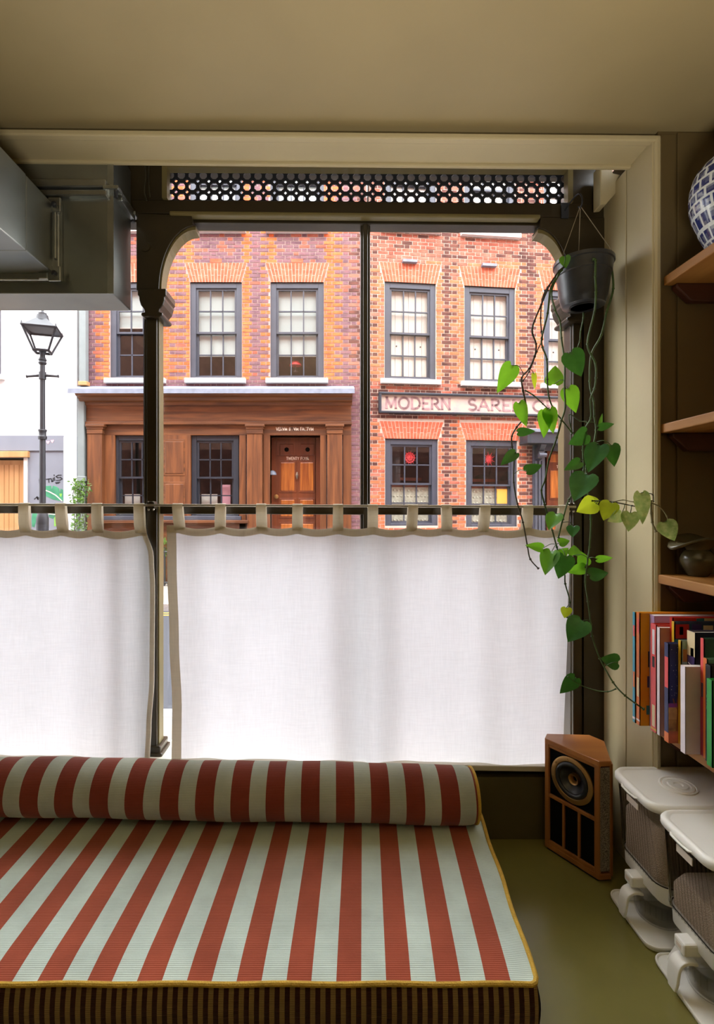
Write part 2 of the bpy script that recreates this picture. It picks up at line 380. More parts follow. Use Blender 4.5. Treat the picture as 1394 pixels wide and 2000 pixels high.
M['leaf2'] = leaf_mat('leaf_yellow', lin(150, 176, 40), lin(184, 200, 60), lin(206, 222, 50), 0.5)
M['leaf3'] = leaf_mat('leaf_variegated', lin(110, 150, 84), lin(206, 212, 160), lin(180, 200, 110), 0.35, vs=70)
M['stem'] = mat('vine_stem', lin(66, 92, 44), 0.5, var=0.3, vscale=40)
M['stemdk'] = mat('vine_stem_brown', lin(62, 58, 40), 0.55, var=0.3, vscale=40)
M['stempl'] = mat('vine_stem_pale', lin(134, 126, 90), 0.55, var=0.2, vscale=40)
# outside
def brick_mat(name, c0, c1, c2):
    k = Nt(name); b = k.b; b.inputs['Roughness'].default_value = 0.9; b.inputs['Specular IOR Level'].default_value = 0.2
    geo = k.n('ShaderNodeNewGeometry')
    mp = k.n('ShaderNodeMapping'); mp.inputs['Scale'].default_value = (1, 1, 2.4); k.l(geo.outputs['Position'], mp.inputs[0])
    n1 = k.n('ShaderNodeTexNoise'); n1.inputs['Scale'].default_value = 4.2; n1.inputs['Detail'].default_value = 2; k.l(mp.outputs[0], n1.inputs[0])
    rp = k.n('ShaderNodeValToRGB'); e = rp.color_ramp.elements; e[0].position = 0.3; e[0].color = c0; e[1].position = 0.7; e[1].color = c2
    m_ = e.new(0.5); m_.color = c1
    k.l(n1.outputs[0], rp.inputs[0])
    n2 = k.n('ShaderNodeTexNoise'); n2.inputs['Scale'].default_value = 40; n2.inputs['Detail'].default_value = 4; k.l(geo.outputs['Position'], n2.inputs[0])
    mr = k.n('ShaderNodeMapRange'); mr.inputs[1].default_value = 0.3; mr.inputs[2].default_value = 0.75; mr.inputs[3].default_value = 0.8; mr.inputs[4].default_value = 1.18
    k.l(n2.outputs[0], mr.inputs[0]); hs = k.n('ShaderNodeHueSaturation'); k.l(rp.outputs[0], hs.inputs['Color']); k.l(mr.outputs[0], hs.inputs['Value'])
    k.l(hs.outputs[0], b.inputs['Base Color'])
    return k.m
M['bk_or'] = brick_mat('brick_orange', lin(198, 90, 50), lin(212, 108, 62), lin(214, 124, 78))
M['bk_pu'] = brick_mat('brick_plum', lin(104, 74, 82), lin(128, 96, 102), lin(140, 92, 94))
M['bk_rd'] = brick_mat('brick_red', lin(150, 80, 64), lin(170, 98, 80), lin(182, 116, 98))
M['bk_or2'] = brick_mat('brick_orange_red', lin(182, 94, 62), lin(198, 108, 74), lin(206, 124, 90))
M['bk_br'] = brick_mat('brick_brown', lin(76, 49, 46), lin(100, 65, 59), lin(126, 80, 67))
M['bk_ar'] = brick_mat('rubbed_arch_brick', lin(182, 84, 60), lin(196, 98, 72), lin(202, 110, 84))
M['mortar'] = mat('lime_mortar', lin(166, 142, 136), 0.95, var=0.12, vscale=5)
M['mortar_w'] = mat('white_mortar', lin(218, 198, 182), 0.95, var=0.06, vscale=6)
M['mortar_c'] = mat('cream_mortar', lin(196, 176, 162), 0.95, var=0.12, vscale=5)
M['wgrey'] = mat('slate_grey_paint', lin(66, 69, 80), 0.45, var=0.08, vscale=6)
M['wdark'] = mat('blue_black_paint', lin(44, 49, 58), 0.4, var=0.1, vscale=6)
M['stone'] = mat('pale_stone', lin(200, 192, 188), 0.8, var=0.08, vscale=8)
M['shutter'] = mat('white_shutter', lin(204, 201, 190), 0.6, var=0.04, vscale=4)
M['blind'] = mat('pale_blind', lin(172, 184, 180), 0.8, var=0.04, vscale=3)
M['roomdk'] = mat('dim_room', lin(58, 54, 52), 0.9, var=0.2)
M['oakfront'] = wood_mat('shopfront_oak', lin(126, 76, 40), lin(80, 45, 23), 'X', 14, 0.5, bump=0.05)
M['oakfrontv'] = wood_mat('shopfront_oak_upright', lin(130, 78, 41), lin(86, 48, 24), 'Z', 14, 0.5, bump=0.05)
M['burl'] = wood_mat('burl_panel', lin(206, 124, 52), lin(138, 66, 26), 'Z', 14, 0.35, coat=0.3)
M['doorwood'] = wood_mat('door_mahogany', lin(128, 66, 36), lin(96, 46, 26), 'Z', 9, 0.35, coat=0.3)
M['lead'] = mat('lead_flashing', lin(120, 126, 140), 0.55, metal=0.2, var=0.14, vscale=9)
M['render'] = mat('white_render', lin(230, 230, 232), 0.85, var=0.02, vscale=2)
M['renderg'] = mat('grey_render', lin(126, 130, 141), 0.85, var=0.05, vscale=3)
M['pipe'] = mat('pale_green_pipe', lin(128, 138, 138), 0.5, var=0.05)
M['pine'] = wood_mat('pine_boards', lin(196, 150, 100), lin(180, 130, 80), 'Z', 8, 0.6)
M['iron'] = mat('black_iron', lin(38, 40, 46), 0.55, var=0.12, vscale=12)
M['lampglass'] = glass_mat('lantern_glass', (0.93, 0.94, 0.95, 1))
M['asphalt'] = mat('asphalt', lin(56, 58, 65), 0.9, var=0.3, vscale=130, bump=0.3, bscale=150)
M['paving'] = mat('pavement_stone', lin(140, 132, 125), 0.9, var=0.1, vscale=3)
M['kerb'] = mat('kerb_granite', lin(168, 168, 172), 0.85, var=0.15, vscale=30)
M['yellow'] = mat('yellow_line_paint', lin(232, 176, 62), 0.8, var=0.08)
M['signface'] = mat('faded_sign_board', lin(180, 158, 154), 0.8, col2=lin(196, 176, 156), vscale=6)
M['signink'] = mat('faded_sign_letters', lin(150, 114, 116), 0.85, col2=lin(172, 138, 138), vscale=9)
M['whiteink'] = mat('white_letters', lin(246, 232, 214), 0.6, var=0.02)
M['paint_blk'] = mat('black_spray_paint', lin(40, 42, 50), 0.7, var=0.1)
M['mural_g'] = mat('mural_green', lin(44, 110, 84), 0.8, col2=lin(70, 150, 110), vscale=5)
M['mural_g2'] = mat('mural_light_green', lin(120, 176, 70), 0.8, var=0.1)
M['pinkink'] = mat('pink_paint', lin(230, 170, 184), 0.7, var=0.05)
M['redstar'] = mat('red_ornament', lin(206, 50, 56), 0.6, var=0.15, vscale=30)
M['textglass'] = mat('pressed_glass', lin(176, 178, 160), 0.25, var=0.2, vscale=14)
M['shrub'] = leaf_mat('shrub_leaf', lin(58, 100, 48), lin(120, 152, 84), lin(120, 160, 60), 0.4, vs=9)
M['terracotta'] = mat('terracotta', lin(190, 100, 72), 0.8)
k = Nt('lit_lamp'); k.b.inputs['Emission Color'].default_value = (1, 0.42, 0.05, 1); k.b.inputs['Emission Strength'].default_value = 0.9; k.b.inputs['Base Color'].default_value = (0.5, 0.25, 0.06, 1); M['lit'] = k.m

# ================================================================= room shell
YF = 1.42      # inner face of the front wall
YW = 1.67      # inner face of the window joinery
XR = 0.883     # right-hand reveal
def slope(p, s=0.0095):       # the old building dips gently to the right
    return Vector((p[0], p[1], p[2]-s*p[0]))
def struct(mb, name, m, **kw):
    o = mb.build(name, m, **kw); o['kind'] = 'structure'; return o
mb = MB(); mb.box(-1.8, 1.2, 0.72, 1.66, -0.45, 0.0); mb.box(-1.8, 1.2, -2.7, 0.72, -0.5, -0.45)
struct(mb, 'floor', M['floor'])
mb = MB(); mb.box(-1.8, 1.2, -2.7, YF+0.075, 2.120, 2.2); mb.v = [slope(p) for p in mb.v]
struct(mb, 'ceiling', M['ceil'])
struct(MB().box(1.17, 1.25, -2.7, YF, -0.5, 2.2), 'wall_right', M['wall'])
struct(MB().box(-1.9, -1.8, -2.7, 2.0, -0.5, 2.2), 'wall_left', M['wall'])
struct(MB().box(-1.9, 1.25, -2.8, -2.7, -0.5, 2.2), 'wall_back', M['wall'])
# front wall: pier right of the window, header above, panel below
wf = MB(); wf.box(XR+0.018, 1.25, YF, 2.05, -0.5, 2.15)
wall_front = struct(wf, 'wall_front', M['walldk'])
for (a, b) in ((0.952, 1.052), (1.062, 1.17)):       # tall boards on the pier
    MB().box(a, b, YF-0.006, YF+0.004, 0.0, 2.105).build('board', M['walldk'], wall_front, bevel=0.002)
# reveal boards
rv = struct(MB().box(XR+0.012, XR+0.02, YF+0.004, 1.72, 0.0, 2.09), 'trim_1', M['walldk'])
for (a, b) in ((YF-0.004, 1.541), (1.545, 1.672)):
    MB().box(XR, XR+0.016, a, b, 0.0, 2.088).build('board', M['wall'], rv, bevel=0.0025)
mb = MB(); mb.tube([(XR+0.012, YF-0.006, 0.0), (XR+0.012, YF-0.006, 2.085)], 0.009, 8); mb.build('corner_bead', M['wall'], rv, smooth=True)
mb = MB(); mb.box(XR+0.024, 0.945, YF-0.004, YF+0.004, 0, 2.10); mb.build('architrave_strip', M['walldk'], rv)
# header soffit and its mouldings
hd = MB(); hd.box(-1.8, XR+0.02, YF+0.006, YF+0.104, 2.092, 2.104); hd.box(-1.8, XR+0.02, YF+0.06, YF+0.104, 2.104, 2.3); hd.v = [slope(p) for p in hd.v]
hd = struct(hd, 'trim_2', M['wall'])
for (y0, y1, z0, z1, nm) in ((YF-0.012, YF+0.012, 2.086, 2.102, 'lower_bead'), (YF+0.098, YF+0.112, 2.084, 2.096, 'inner_bead')):
    mb = MB(); mb.box(-1.8, XR+0.02, y0, y1, z0, z1); mb.v = [slope(p) for p in mb.v]
    mb.build(nm, M['wall'], hd, bevel=0.004)
# cavity above the joinery, and wall above seen from the street
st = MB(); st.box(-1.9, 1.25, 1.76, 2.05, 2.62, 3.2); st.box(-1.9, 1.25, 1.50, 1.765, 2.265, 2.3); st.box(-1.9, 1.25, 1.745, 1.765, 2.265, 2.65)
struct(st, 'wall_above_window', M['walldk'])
struct(MB().box(-18, 20, 1.82, 2.05, 3.2, 10.5), 'wall_street_side', mat('stock_brick_wash', lin(150, 108, 92), 0.9, var=0.25, vscale=3))
MB_ = MB(); MB_.box(-18, -1.9, 1.82, 2.05, -0.6, 3.2); MB_.box(1.25, 20, 1.82, 2.05, -0.6, 3.2)
struct(MB_, 'wall_street_flank', M['bk_br'])
# panel and sill under the window
pn = MB(); pn.box(-1.8, XR+0.01, 1.648, 1.80, -0.6, 0.2); wall_base = struct(pn, 'wall_under_window', M['panel'])
sl = MB(); zl = lambda px: P(px, 1480+17*(px)/1060, 1.636).z
xs = [-1.8, XR]
pa = [Vector((x, 1.636, zl(650+x/1.636*1000))) for x in xs]
sl.prism([pa[0], pa[1], pa[1]-Vector((0, 0, 0.018)), pa[0]-Vector((0, 0, 0.018))], (0, 0.15, 0))
struct(sl, 'window_sill', M['sill'], bevel=0.003)

# ================================================================= shop window joinery
win = empty('window_1', P(700, 1490, YW)); win['kind'] = 'structure'
def ppoly(mb, pts, Y, th): mb.prism([P(a, b, Y) for a, b in pts], (0, th, 0)); return mb
def rect(mb, x0, x1, y0, y1, Y, th): return ppoly(mb, [(x0, y0), (x1, y0), (x1, y1), (x0, y1)], Y, th)
FR, BD = M['frame'], M['bead']
mb = MB(); ppoly(mb, [(-420, 383), (1182, 398), (1182, 425), (-420, 410)], YW, 0.09); mb.build('transom_rail', FR, win, bevel=0.003)
mb = MB(); ppoly(mb, [(330, 411), (1056, 418), (1056, 426), (330, 419)], YW-0.012, 0.03); mb.build('transom_moulding', BD, win, bevel=0.004)
mb = MB(); ppoly(mb, [(-420, 411), (1130, 426), (1130, 441), (-420, 428)], YW+0.02, 0.05); mb.build('head_rail', FR, win, bevel=0.002)
mb = MB(); ppoly(mb, [(372, 436), (1056, 440), (1056, 446), (372, 442)], YW+0.045, 0.03); mb.build('glazing_bead', BD, win)
mb = MB(); ppoly(mb, [(-420, 290), (1184, 305), (1184, 322), (-420, 314)], YW, 0.09); mb.build('top_rail', FR, win)
mb = MB(); rect(mb, 205, 320, 296, 396, YW+0.003, 0.08); mb.build('stile', FR, win)
mb = MB(); rect(mb, 1114, 1183, 305, 400, YW+0.003, 0.08); mb.build('stile', FR, win)
# bead round the fretwork light
mb = MB(); ppoly(mb, [(316, 319), (1119, 322), (1119, 330), (316, 326)], YW-0.008, 0.03); ppoly(mb, [(316, 326), (326, 326), (326, 386), (316, 386)], YW-0.008, 0.03)
ppoly(mb, [(1109, 330), (1119, 330), (1119, 394), (1109, 394)], YW-0.008, 0.03); mb.build('fanlight_bead', BD, win)
# left column with capital, spandrel and arched trim
def column(x0, x1, ytop, ybot, both=True):
    c = MB(); rect(c, x0+5, x1-5, ytop, ybot, YW, 0.07); c = c.build('column', FR, win, bevel=0.003)
    for (a, b, dy) in ((x0, x0+5, 0.012), (x1-5, x1, 0.012)):
        q = MB(); rect(q, a, b, ytop, ybot, YW+dy, 0.045); q.build('column_bead', FR if a == x0 else BD, c, bevel=0.003)
    q = MB(); rect(q, x0-1, x1+1, ytop, ybot, YW+0.06, 0.03); q.build('outer_bead', M['outside_paint'], c)
    q = MB(); rect(q, x0-5, x1+5, ybot-20, ybot, YW-0.012, 0.09); rect(q, x0-2, x1+2, ybot-34, ybot-20, YW-0.006, 0.08); q.build('plinth', FR, c, bevel=0.004)
    return c
column(281, 311, 615, 1492)
def capital(px, hw, y0, sgn=1):
    prof = [(hw+9, y0), (hw+9, y0+13), (hw+6, y0+17), (hw+6, y0+22), (hw+3, y0+32), (hw-3, y0+40), (hw-5, y0+46), (hw+2, y0+47), (hw+2, y0+53), (hw-3, y0+55)]
    mb = MB(); ppoly(mb, [(px-a, b) for a, b in prof]+[(px+a, b) for a, b in reversed(prof)], YW-0.022, 0.10)
    return mb.build('capital', FR, win, bevel=0.004)
capital(296, 19, 563)
capital(1128, 19, 572)
def ell(cx, cy, rx, ry, a0, a1, n=14): return [(cx+rx*math.cos(math.radians(a0+(a1-a0)*k/n)), cy-ry*math.sin(math.radians(a0+(a1-a0)*k/n))) for k in range(n+1)]
aL = ell(382, 567, 72, 127, 90, 180); aR = ell(1050, 572, 66, 127, 90, 0)
mb = MB(); ppoly(mb, [(266, 416), (374, 420), (376, 438)]+aL+[(266, 567)], YW-0.004, 0.05); mb.build('spandrel', FR, win, bevel=0.002)
mb = MB(); ppoly(mb, [(1183, 426), (1056, 424), (1054, 444)]+aR+[(1183, 572)], YW-0.004, 0.05); mb.build('spandrel', FR, win, bevel=0.002)
mb = MB(); mb.lathe([(0.017, 0), (0.016, 0.004), (0.0, 0.004)], P(284, 482, YW-0.004), 20, (Vector((1, 0, 0)), Vector((0, 0, 1)), Vector((0, -1, 0)))); mb.build('plug', FR, win)
mb = MB(); mb.tube(catmull([P(283, 318, YW-0.004), P(285, 345, YW-0.006), P(282, 372, YW-0.005), P(287, 392, YW-0.006)], 4), 0.003, 5); mb.tube(catmull([P(291, 318, YW-0.004), P(290, 350, YW-0.006), P(293, 385, YW-0.005)], 4), 0.0025, 5); mb.build('old_wiring', M['stemdk'], win)
def archband(arcp, cx, cy, f0, f1, Y, th, m, nm):
    mb = MB(); n = len(arcp)
    for k in range(n-1):
        q = [arcp[k], arcp[k+1]]
        ins = lambda p, f: (cx+(p[0]-cx)*f, cy+(p[1]-cy)*f)
        ppoly(mb, [ins(q[0], f0), ins(q[1], f0), ins(q[1], f1), ins(q[0], f1)], Y, th)
    return mb.build(nm, m, win)
archband(aL, 382, 567, 1.0, 0.93, YW+0.004, 0.05, BD, 'arch_bead'); archband(aL, 382, 567, 0.985, 0.87, YW+0.055, 0.03, M['outside_paint'], 'outer_arch_bead')
archband(aR, 1050, 572, 1.0, 0.92, YW+0.004, 0.05, BD, 'arch_bead'); archband(aR, 1050, 572, 0.985, 0.86, YW+0.055, 0.03, M['outside_paint'], 'outer_arch_bead')
column(1114, 1142, 622, 1510)
mb = MB(); rect(mb, 1140, 1184, 424, 1510, YW-0.002, 0.09); mb.build('jamb', FR, win)
mb = MB(); rect(mb, 704, 723, 436, 1505, YW+0.03, 0.05); mu = mb.build('mullion', FR, win, bevel=0.004)
mb = MB(); rect(mb, 709, 718, 436, 1505, YW+0.018, 0.02); mb.build('mullion_bead', FR, mu, bevel=0.003)
mb = MB(); ppoly(mb, [(-420, 984), (1132, 990), (1132, 1007), (-420, 1001)], YW+0.02, 0.05); mb.build('middle_rail', FR, win, bevel=0.003)
mb = MB(); ppoly(mb, [(-420, 1476), (1140, 1500), (1140, 1530), (-420, 1506)], YW+0.0, 0.09); mb.build('bottom_rail', FR, win)
GY = YW+0.055
def pane(x0, x1, y0, y1, nm='pane'):
    mb = MB(); rect(mb, x0, x1, y0, y1, GY, 0.004); mb.build(nm, M['glass'], win)
pane(320, 705, 440, 988); pane(722, 1114, 442, 990); pane(310, 705, 1006, 1490); pane(722, 1114, 1006, 1500)
pane(-420, 282, 428, 986); pane(-420, 282, 1003, 1480)
mb = MB(); rect(mb, 322, 1113, 322, 392, YW+0.075, 0.003); mb.build('fanlight_pane', M['glass'], win)
# fretwork grille: octagon holes with small diamonds between
def fret():
    mb = MB(); Yg = YW+0.045; th = 0.005
    x0, x1 = 322.0, 1113.0; n = 37; pw = (x1-x0)/n; ph = pw*1.0; rows = [(336-ph*0.3+ph*k) for k in range(3)]
    zsh = lambda x: 8*(x-x0)/(x1-x0)
    def pt(x, y): return P(x, min(max(y, 322), 390)+zsh(x), Yg)
    def plate(poly): mb.prism([pt(a, b) for a, b in poly], (0, th, 0))
    nn = 8
    for r in range(3):
        for c in range(n):
            cx = x0+pw*(c+0.5); cy = 333+ph*(r+0.42)
            R = pw*0.36; d = pw*0.17; h = pw/2
            hole = [(cx+R*math.cos(math.radians(a)), cy+R*0.98*math.sin(math.radians(a))) for a in (22.5, 67.5, 112.5, 157.5, 202.5, 247.5, 292.5, 337.5)]
            for (sx, sy, i, j) in ((1, 1, 0, 1), (-1, 1, 2, 3), (-1, -1, 4, 5), (1, -1, 6, 7)):
                # corner piece cut by the little diamond
                a, b = (hole[i], hole[j])
                if (i in (0, 4)):
                    e1 = (cx+sx*h, cy+sy*(h-d)); e2 = (cx+sx*(h-d), cy+sy*h)
                else:
                    e1 = (cx+sx*(h-d), cy+sy*h); e2 = (cx+sx*h, cy+sy*(h-d))
                plate([a, e1, e2, b])
            plate([hole[7], (cx+h, cy-(h-d)), (cx+h, cy+(h-d)), hole[0]])
            plate([hole[1], (cx+(h-d), cy+h), (cx-(h-d), cy+h), hole[2]])
            plate([hole[3], (cx-h, cy+(h-d)), (cx-h, cy-(h-d)), hole[4]])
            plate([hole[5], (cx-(h-d), cy-h), (cx+(h-d), cy-h), hole[6]])
    return mb.build('fretwork', M['iron'], win)
fret()
mb = MB(); ppoly(mb, [(320, 322), (1114, 325), (1114, 340), (320, 332)], YW+0.04, 0.02); mb.build('fretwork_bar', M['iron'], win)
# cream corbel block high on the right reveal
mb = MB(); q = [(1172, 320), (1196, 320), (1197, 338), (1212, 341), (1212, 366), (1184, 398), (1172, 400)]
mb.prism([P(a, b, 1.60) for a, b in q], (0, 0.045, 0))
tag(mb.build('corbel_block', M['wall'], bevel=0.003), 'cream painted stepped corbel block under the header, right of the fretwork', 'bracket')
# curtain rod
rodp = lambda px, Y=1.646: P(px, 985.5+4.5*px/1125, Y)
rd = empty('curtain_rod', rodp(600)); tag(rd, 'thin metal curtain rod carrying both linen curtain panels across the window', 'curtain rod')
mb = MB(); mb.tube([rodp(-420), rodp(296)], 0.0042, 8); mb.tube([rodp(290), rodp(1124)], 0.0042, 8); mb.build('rod', M['rod'], rd, smooth=True)
for px in (294, 1116):
    mb = MB(); c = rodp(px); mb.box(c.x-0.012, c.x+0.012, 1.645, YW, c.z-0.012, c.z+0.012); b_ = mb.build('bracket', FR, rd, bevel=0.002)
    for (dx, dz) in ((-0.007, 0.009), (0.008, 0.009), (-0.007, -0.014), (0.008, -0.014)):
        mb = MB(); mb.lathe([(0.004, -0.003), (0.003, 0.0)], (c.x+dx, 1.645, c.z+dz), 8, (Vector((1, 0, 0)), Vector((0, 0, 1)), Vector((0, -1, 0)))); mb.build('screw', M['rod'], b_)
# ================================================================= curtains
def lerp_tab(tab, t):
    for (a, va), (b, vb) in zip(tab, tab[1:]):
        if t <= b:
            f = 0 if b == a else max(0.0, (t-a)/(b-a)); f = f*f*(3-2*f)
            return va+(vb-va)*f
    return tab[-1][1]
def curtain(label, ledge, redge, tabs, ytop, ybot, seed, hem_left=False, hem_right=False, folds=()):
    rnd = random.Random(seed)
    ph = [rnd.uniform(0, 6.28) for _ in range(6)]
    Y0 = 1.652
    root = empty('curtain', P((ledge(1250)+redge(1250))/2, 1490, Y0))
    tag(root, label, 'curtain', 'linen cafe curtains')
    def top(px):
        # cloth hangs a little between the tabs
        d = 1e9; tabs_ = sorted(tabs); 
        for a, b in zip(tabs_, tabs_[1:]):
            if a <= px <= b:
                f = (px-a)/(b-a); return ytop(px)+6.0*math.sin(math.pi*f)*(b-a)/75
        return ytop(px)
    def depth(px, v):
        y = 0.0045*math.sin(px*0.047+ph[0]+0.6*v)*(0.4+0.6*v)+0.0035*math.sin(px*0.083+ph[1]-0.9*v)*(1-0.5*v)+0.002*math.sin(px*0.021+ph[2]+3*v)
        for (c, wd, am) in folds: y -= am*math.exp(-((px-c-4*math.sin(3*v))/wd)**2)
        return Y0+y
    def pt(u, v, dy=0.0):
        pym = 1030+(1490-1030)*v
        px = ledge(pym)+(redge(pym)-ledge(pym))*u
        py = top(px)+(ybot(px)-top(px))*v
        Y = depth(px, v)+dy
        q = P(px, py, Y0); q.y = Y; return q
    n = 150
    mb = MB(); mb.grid(lambda u, v: pt(u, v), n, 50); mb.build('panel', M['cloth'], root, smooth=True, ang=180)
    hv = 15/470
    mb = MB(); mb.grid(lambda u, v: pt(u, v*hv, -0.0014), n, 3); mb.build('top_hem', M['hem'], root, smooth=True, ang=180)
    wpx = redge(1250)-ledge(1250); hu = 19/wpx
    if hem_left:
        mb = MB(); mb.grid(lambda u, v: pt(u*hu, v, -0.0018), 4, 40); mb.build('side_hem', M['hem'], root, smooth=True, ang=180)
    if hem_right:
        mb = MB(); mb.grid(lambda u, v: pt(1-hu*0.55+u*hu*0.55, v, -0.0018), 4, 40); mb.build('side_hem', M['hem'], root, smooth=True, ang=180)
    for tpx in tabs:
        rc = rodp(tpx); lean = rnd.uniform(-3, 3); hw = 10.5*1.65/1000
        zt = P(tpx, top(tpx)+9, Y0).z
        prof = [(1.6515, zt), (1.6405, zt+0.03), (1.6385, rc.z-0.008)]
        for a in range(0, 181, 30):
            prof.append((rc.y-0.0062*math.cos(math.radians(a)), rc.z+0.0062*math.sin(math.radians(a))))
        prof += [(rc.y+0.006, rc.z-0.008), (1.655, zt+0.03), (1.6545, zt)]
        mb = MB(); m_ = len(prof)-1
        def tp(u, v):
            k = min(int(v*m_+1e-6), m_-1); f = v*m_-k
            y, z = prof[k][0]*(1-f)+prof[k+1][0]*f, prof[k][1]*(1-f)+prof[k+1][1]*f
            nar = 1-0.10*math.sin(math.pi*v)
            cx = rc.x+lean/1000*1.65*max(0, (rc.z-z)/0.07)
            return Vector((cx+(u-0.5)*2*hw*nar, y-0.002*math.cos((u-0.5)*math.pi), z))
        mb.grid(tp, 4, m_); mb.build('tab', M['hem'], root, smooth=True, ang=180)
    return root
curtain('white linen cafe curtain panel hanging left of the green window column', lambda y: -330,
        lambda y: lerp_tab([(1030, 284), (1085, 300), (1150, 303), (1330, 302), (1420, 296), (1490, 293)], y),
        [-300, -225, -150, -85, -20, 48, 119, 190, 272], lambda px: 1031+0.004*px, lambda px: 1486, 3, hem_right=True, folds=((235, 22, 0.010), (60, 40, -0.006)))
curtain('wide white linen cafe curtain panel right of the column, tan hem on its left edge', lambda y: lerp_tab([(1030, 325), (1100, 326), (1250, 331), (1380, 337), (1490, 336)], y),
        lambda y: lerp_tab([(1030, 1114), (1200, 1108), (1490, 1100)], y),
        [347, 431, 510, 581, 660, 728, 806, 871, 947, 1030, 1100], lambda px: 1026+0.006*(px-325), lambda px: 1488+0.010*(px-325), 8, hem_left=True, folds=((727, 14, 0.012), (860, 45, -0.006), (1010, 50, 0.006)))

# ================================================================= duct
dk = empty('ventilation_duct', (-0.95, 1.55, 1.70)); tag(dk, 'galvanised steel ventilation duct elbow hanging in front of the window top left', 'duct')
DA = (-0.822, 1.757, 1.962)      # right face X, bottom, top of the branch towards the room
mb = MB(); mb.box(-1.45, DA[0], 0.55, 1.372, DA[1], DA[2]); mb.build('branch', M['galv'], dk, bevel=0.003)
mb = MB(); mb.box(-1.45, DA[0]-0.001, 1.374, 1.51, DA[1]+0.001, DA[2]-0.001); mb.build('branch', M['galv'], dk, bevel=0.003)
mb = MB(); mb.box(-1.7, -0.655, 1.527, 1.662, 1.706, 2.16); mb.build('body', M['galv'], dk, bevel=0.003)
mb = MB(); mb.box(-0.672, -0.6535, 1.5255, 1.5285, 1.706, 2.16); mb.build('corner_seam', M['galv2'], dk)
# flange round the branch where it enters the body
fl = MB(); fl.box(DA[0]-0.006, DA[0]+0.018, 1.505, 1.527, DA[1]-0.018, DA[2]+0.016); fl.build('flange', M['galv2'], dk, bevel=0.004)
fl = MB(); fl.box(-1.45, DA[0]-0.012, 1.505, 1.527, DA[1]-0.020, DA[1]+0.004); fl.build('flange', M['galv2'], dk, bevel=0.004)
fl = MB(); fl.box(DA[0]+0.003, DA[0]+0.012, 1.498, 1.507, DA[1]+0.04, DA[2]-0.02); fl.build('flange_rib', M['galv2'], dk, bevel=0.003)
for z in (DA[1]-0.004, DA[2]-0.008):
    c = MB(); c.box(DA[0]-0.012, DA[0]+0.026, 1.497, 1.505, z-0.022, z+0.022); c = c.build('corner_clip', M['galv2'], dk, bevel=0.003)
    b = MB(); b.lathe([(0.008, 0), (0.008, 0.005), (0.004, 0.008), (0, 0.008)], (DA[0]+0.008, 1.497, z), 6, (Vector((1, 0, 0)), Vector((0, 0, 1)), Vector((0, -1, 0)))); b.build('bolt', M['iron'], c)
c = MB(); c.box(DA[0]-0.04, DA[0]-0.012, 1.497, 1.505, DA[1]-0.02, DA[1]-0.0); c.build('corner_clip', M['galv2'], dk, bevel=0.003)
# flange collar round the body
zf = 2.010
fl = MB(); fl.box(-1.7, -0.668, 1.512, 1.530, zf-0.02, zf-0.002); fl.build('flange', M['galv2'], dk, bevel=0.003)
fl = MB(); fl.box(-1.7, -0.668, 1.508, 1.530, zf+0.004, zf+0.026); fl.build('flange', M['galv2'], dk, bevel=0.003)
fl = MB(); fl.box(-0.658, -0.636, 1.545, 1.648, zf-0.016, zf+0.012); fl.build('flange', M['galv2'], dk, bevel=0.003)
for y in (1.523, 1.655):
    fl = MB(); fl.box(-0.678, -0.632, y-0.016, y+0.016, zf-0.004, zf+0.008); c = fl.build('corner_clip', M['galv2'], dk, bevel=0.002)
    b = MB(); b.lathe([(0.006, -0.02), (0.006, 0.012), (0, 0.014)], (-0.645, y, zf), 8); b.build('bolt', M['iron'], c, smooth=True)

# ================================================================= mattress and bolster
YFm, YRm = 1.035, 1.615; SH = 0.0588; UR = 0.4125; UL = -1.45
def mz(Y, u):       # top surface, crowned
    t = (Y-YFm)/(YRm-YFm)
    z = 0.106+0.036*t
    e = min(1.0, max(0.0, (UR-u)/0.10)); f = min(1.0, max(0.0, (Y-YFm)/0.08))
    return z+0.008*math.sin(e*math.pi/2)*math.sin(f*math.pi/2)
def mpos(u, Y): return Vector((u+SH*(Y-YFm), Y, mz(Y, u)))
mt = empty('mattress', (-0.4, 1.3, 0.0)); tag(mt, 'terracotta and pale mint striped bench mattress with mustard piping on the window seat', 'mattress')
nU = 110; nV = 30
mb = MB(); mb.grid(lambda a, b: mpos(UL+(UR-UL)*a, YFm+(YRm-YFm)*b), nU, nV, uvfn=lambda a, b: (UL+(UR-UL)*a, (YRm-YFm)*b)); mb.build('top_panel', M['str_m'], mt, smooth=True, ang=180)
# boxing (front, right, back)
mb = MB()
def side(u0, y0, u1, y1, n, bulge):
    L = math.hypot(u1-u0, y1-y0); nx, ny = (y1-y0)/L, -(u1-u0)/L
    def fn(a, b):
        u = u0+(u1-u0)*a; Y = y0+(y1-y0)*a; p = mpos(u, Y); z = p.z*(1-b)+0.001*b
        k = bulge*math.sin(math.pi*b)
        return Vector((p.x+nx*k, p.y+ny*k, z))
    mb.grid(fn, n, 8, flip=True, uvfn=lambda a, b: (a*L, b*0.11))
side(UL, YFm, UR, YFm, 60, 0.008); side(UR, YFm, UR, YRm, 20, 0.008); side(UR, YRm, UL, YRm, 40, 0.0); side(UL, YRm, UL, YFm, 10, 0)
mb.build('side_panel', M['str_s'], mt, smooth=True, ang=60)
pp = [mpos(UL+(UR-0.012-UL)*k/60, YFm)+Vector((0, -0.002, 0.001+0.0012*math.sin(k*0.9))) for k in range(61)]
pp += [mpos(UR-0.004, YFm+0.003)+Vector((0.001, -0.001, 0)), mpos(UR, YFm+0.012)+Vector((0.002, 0, 0.001))]
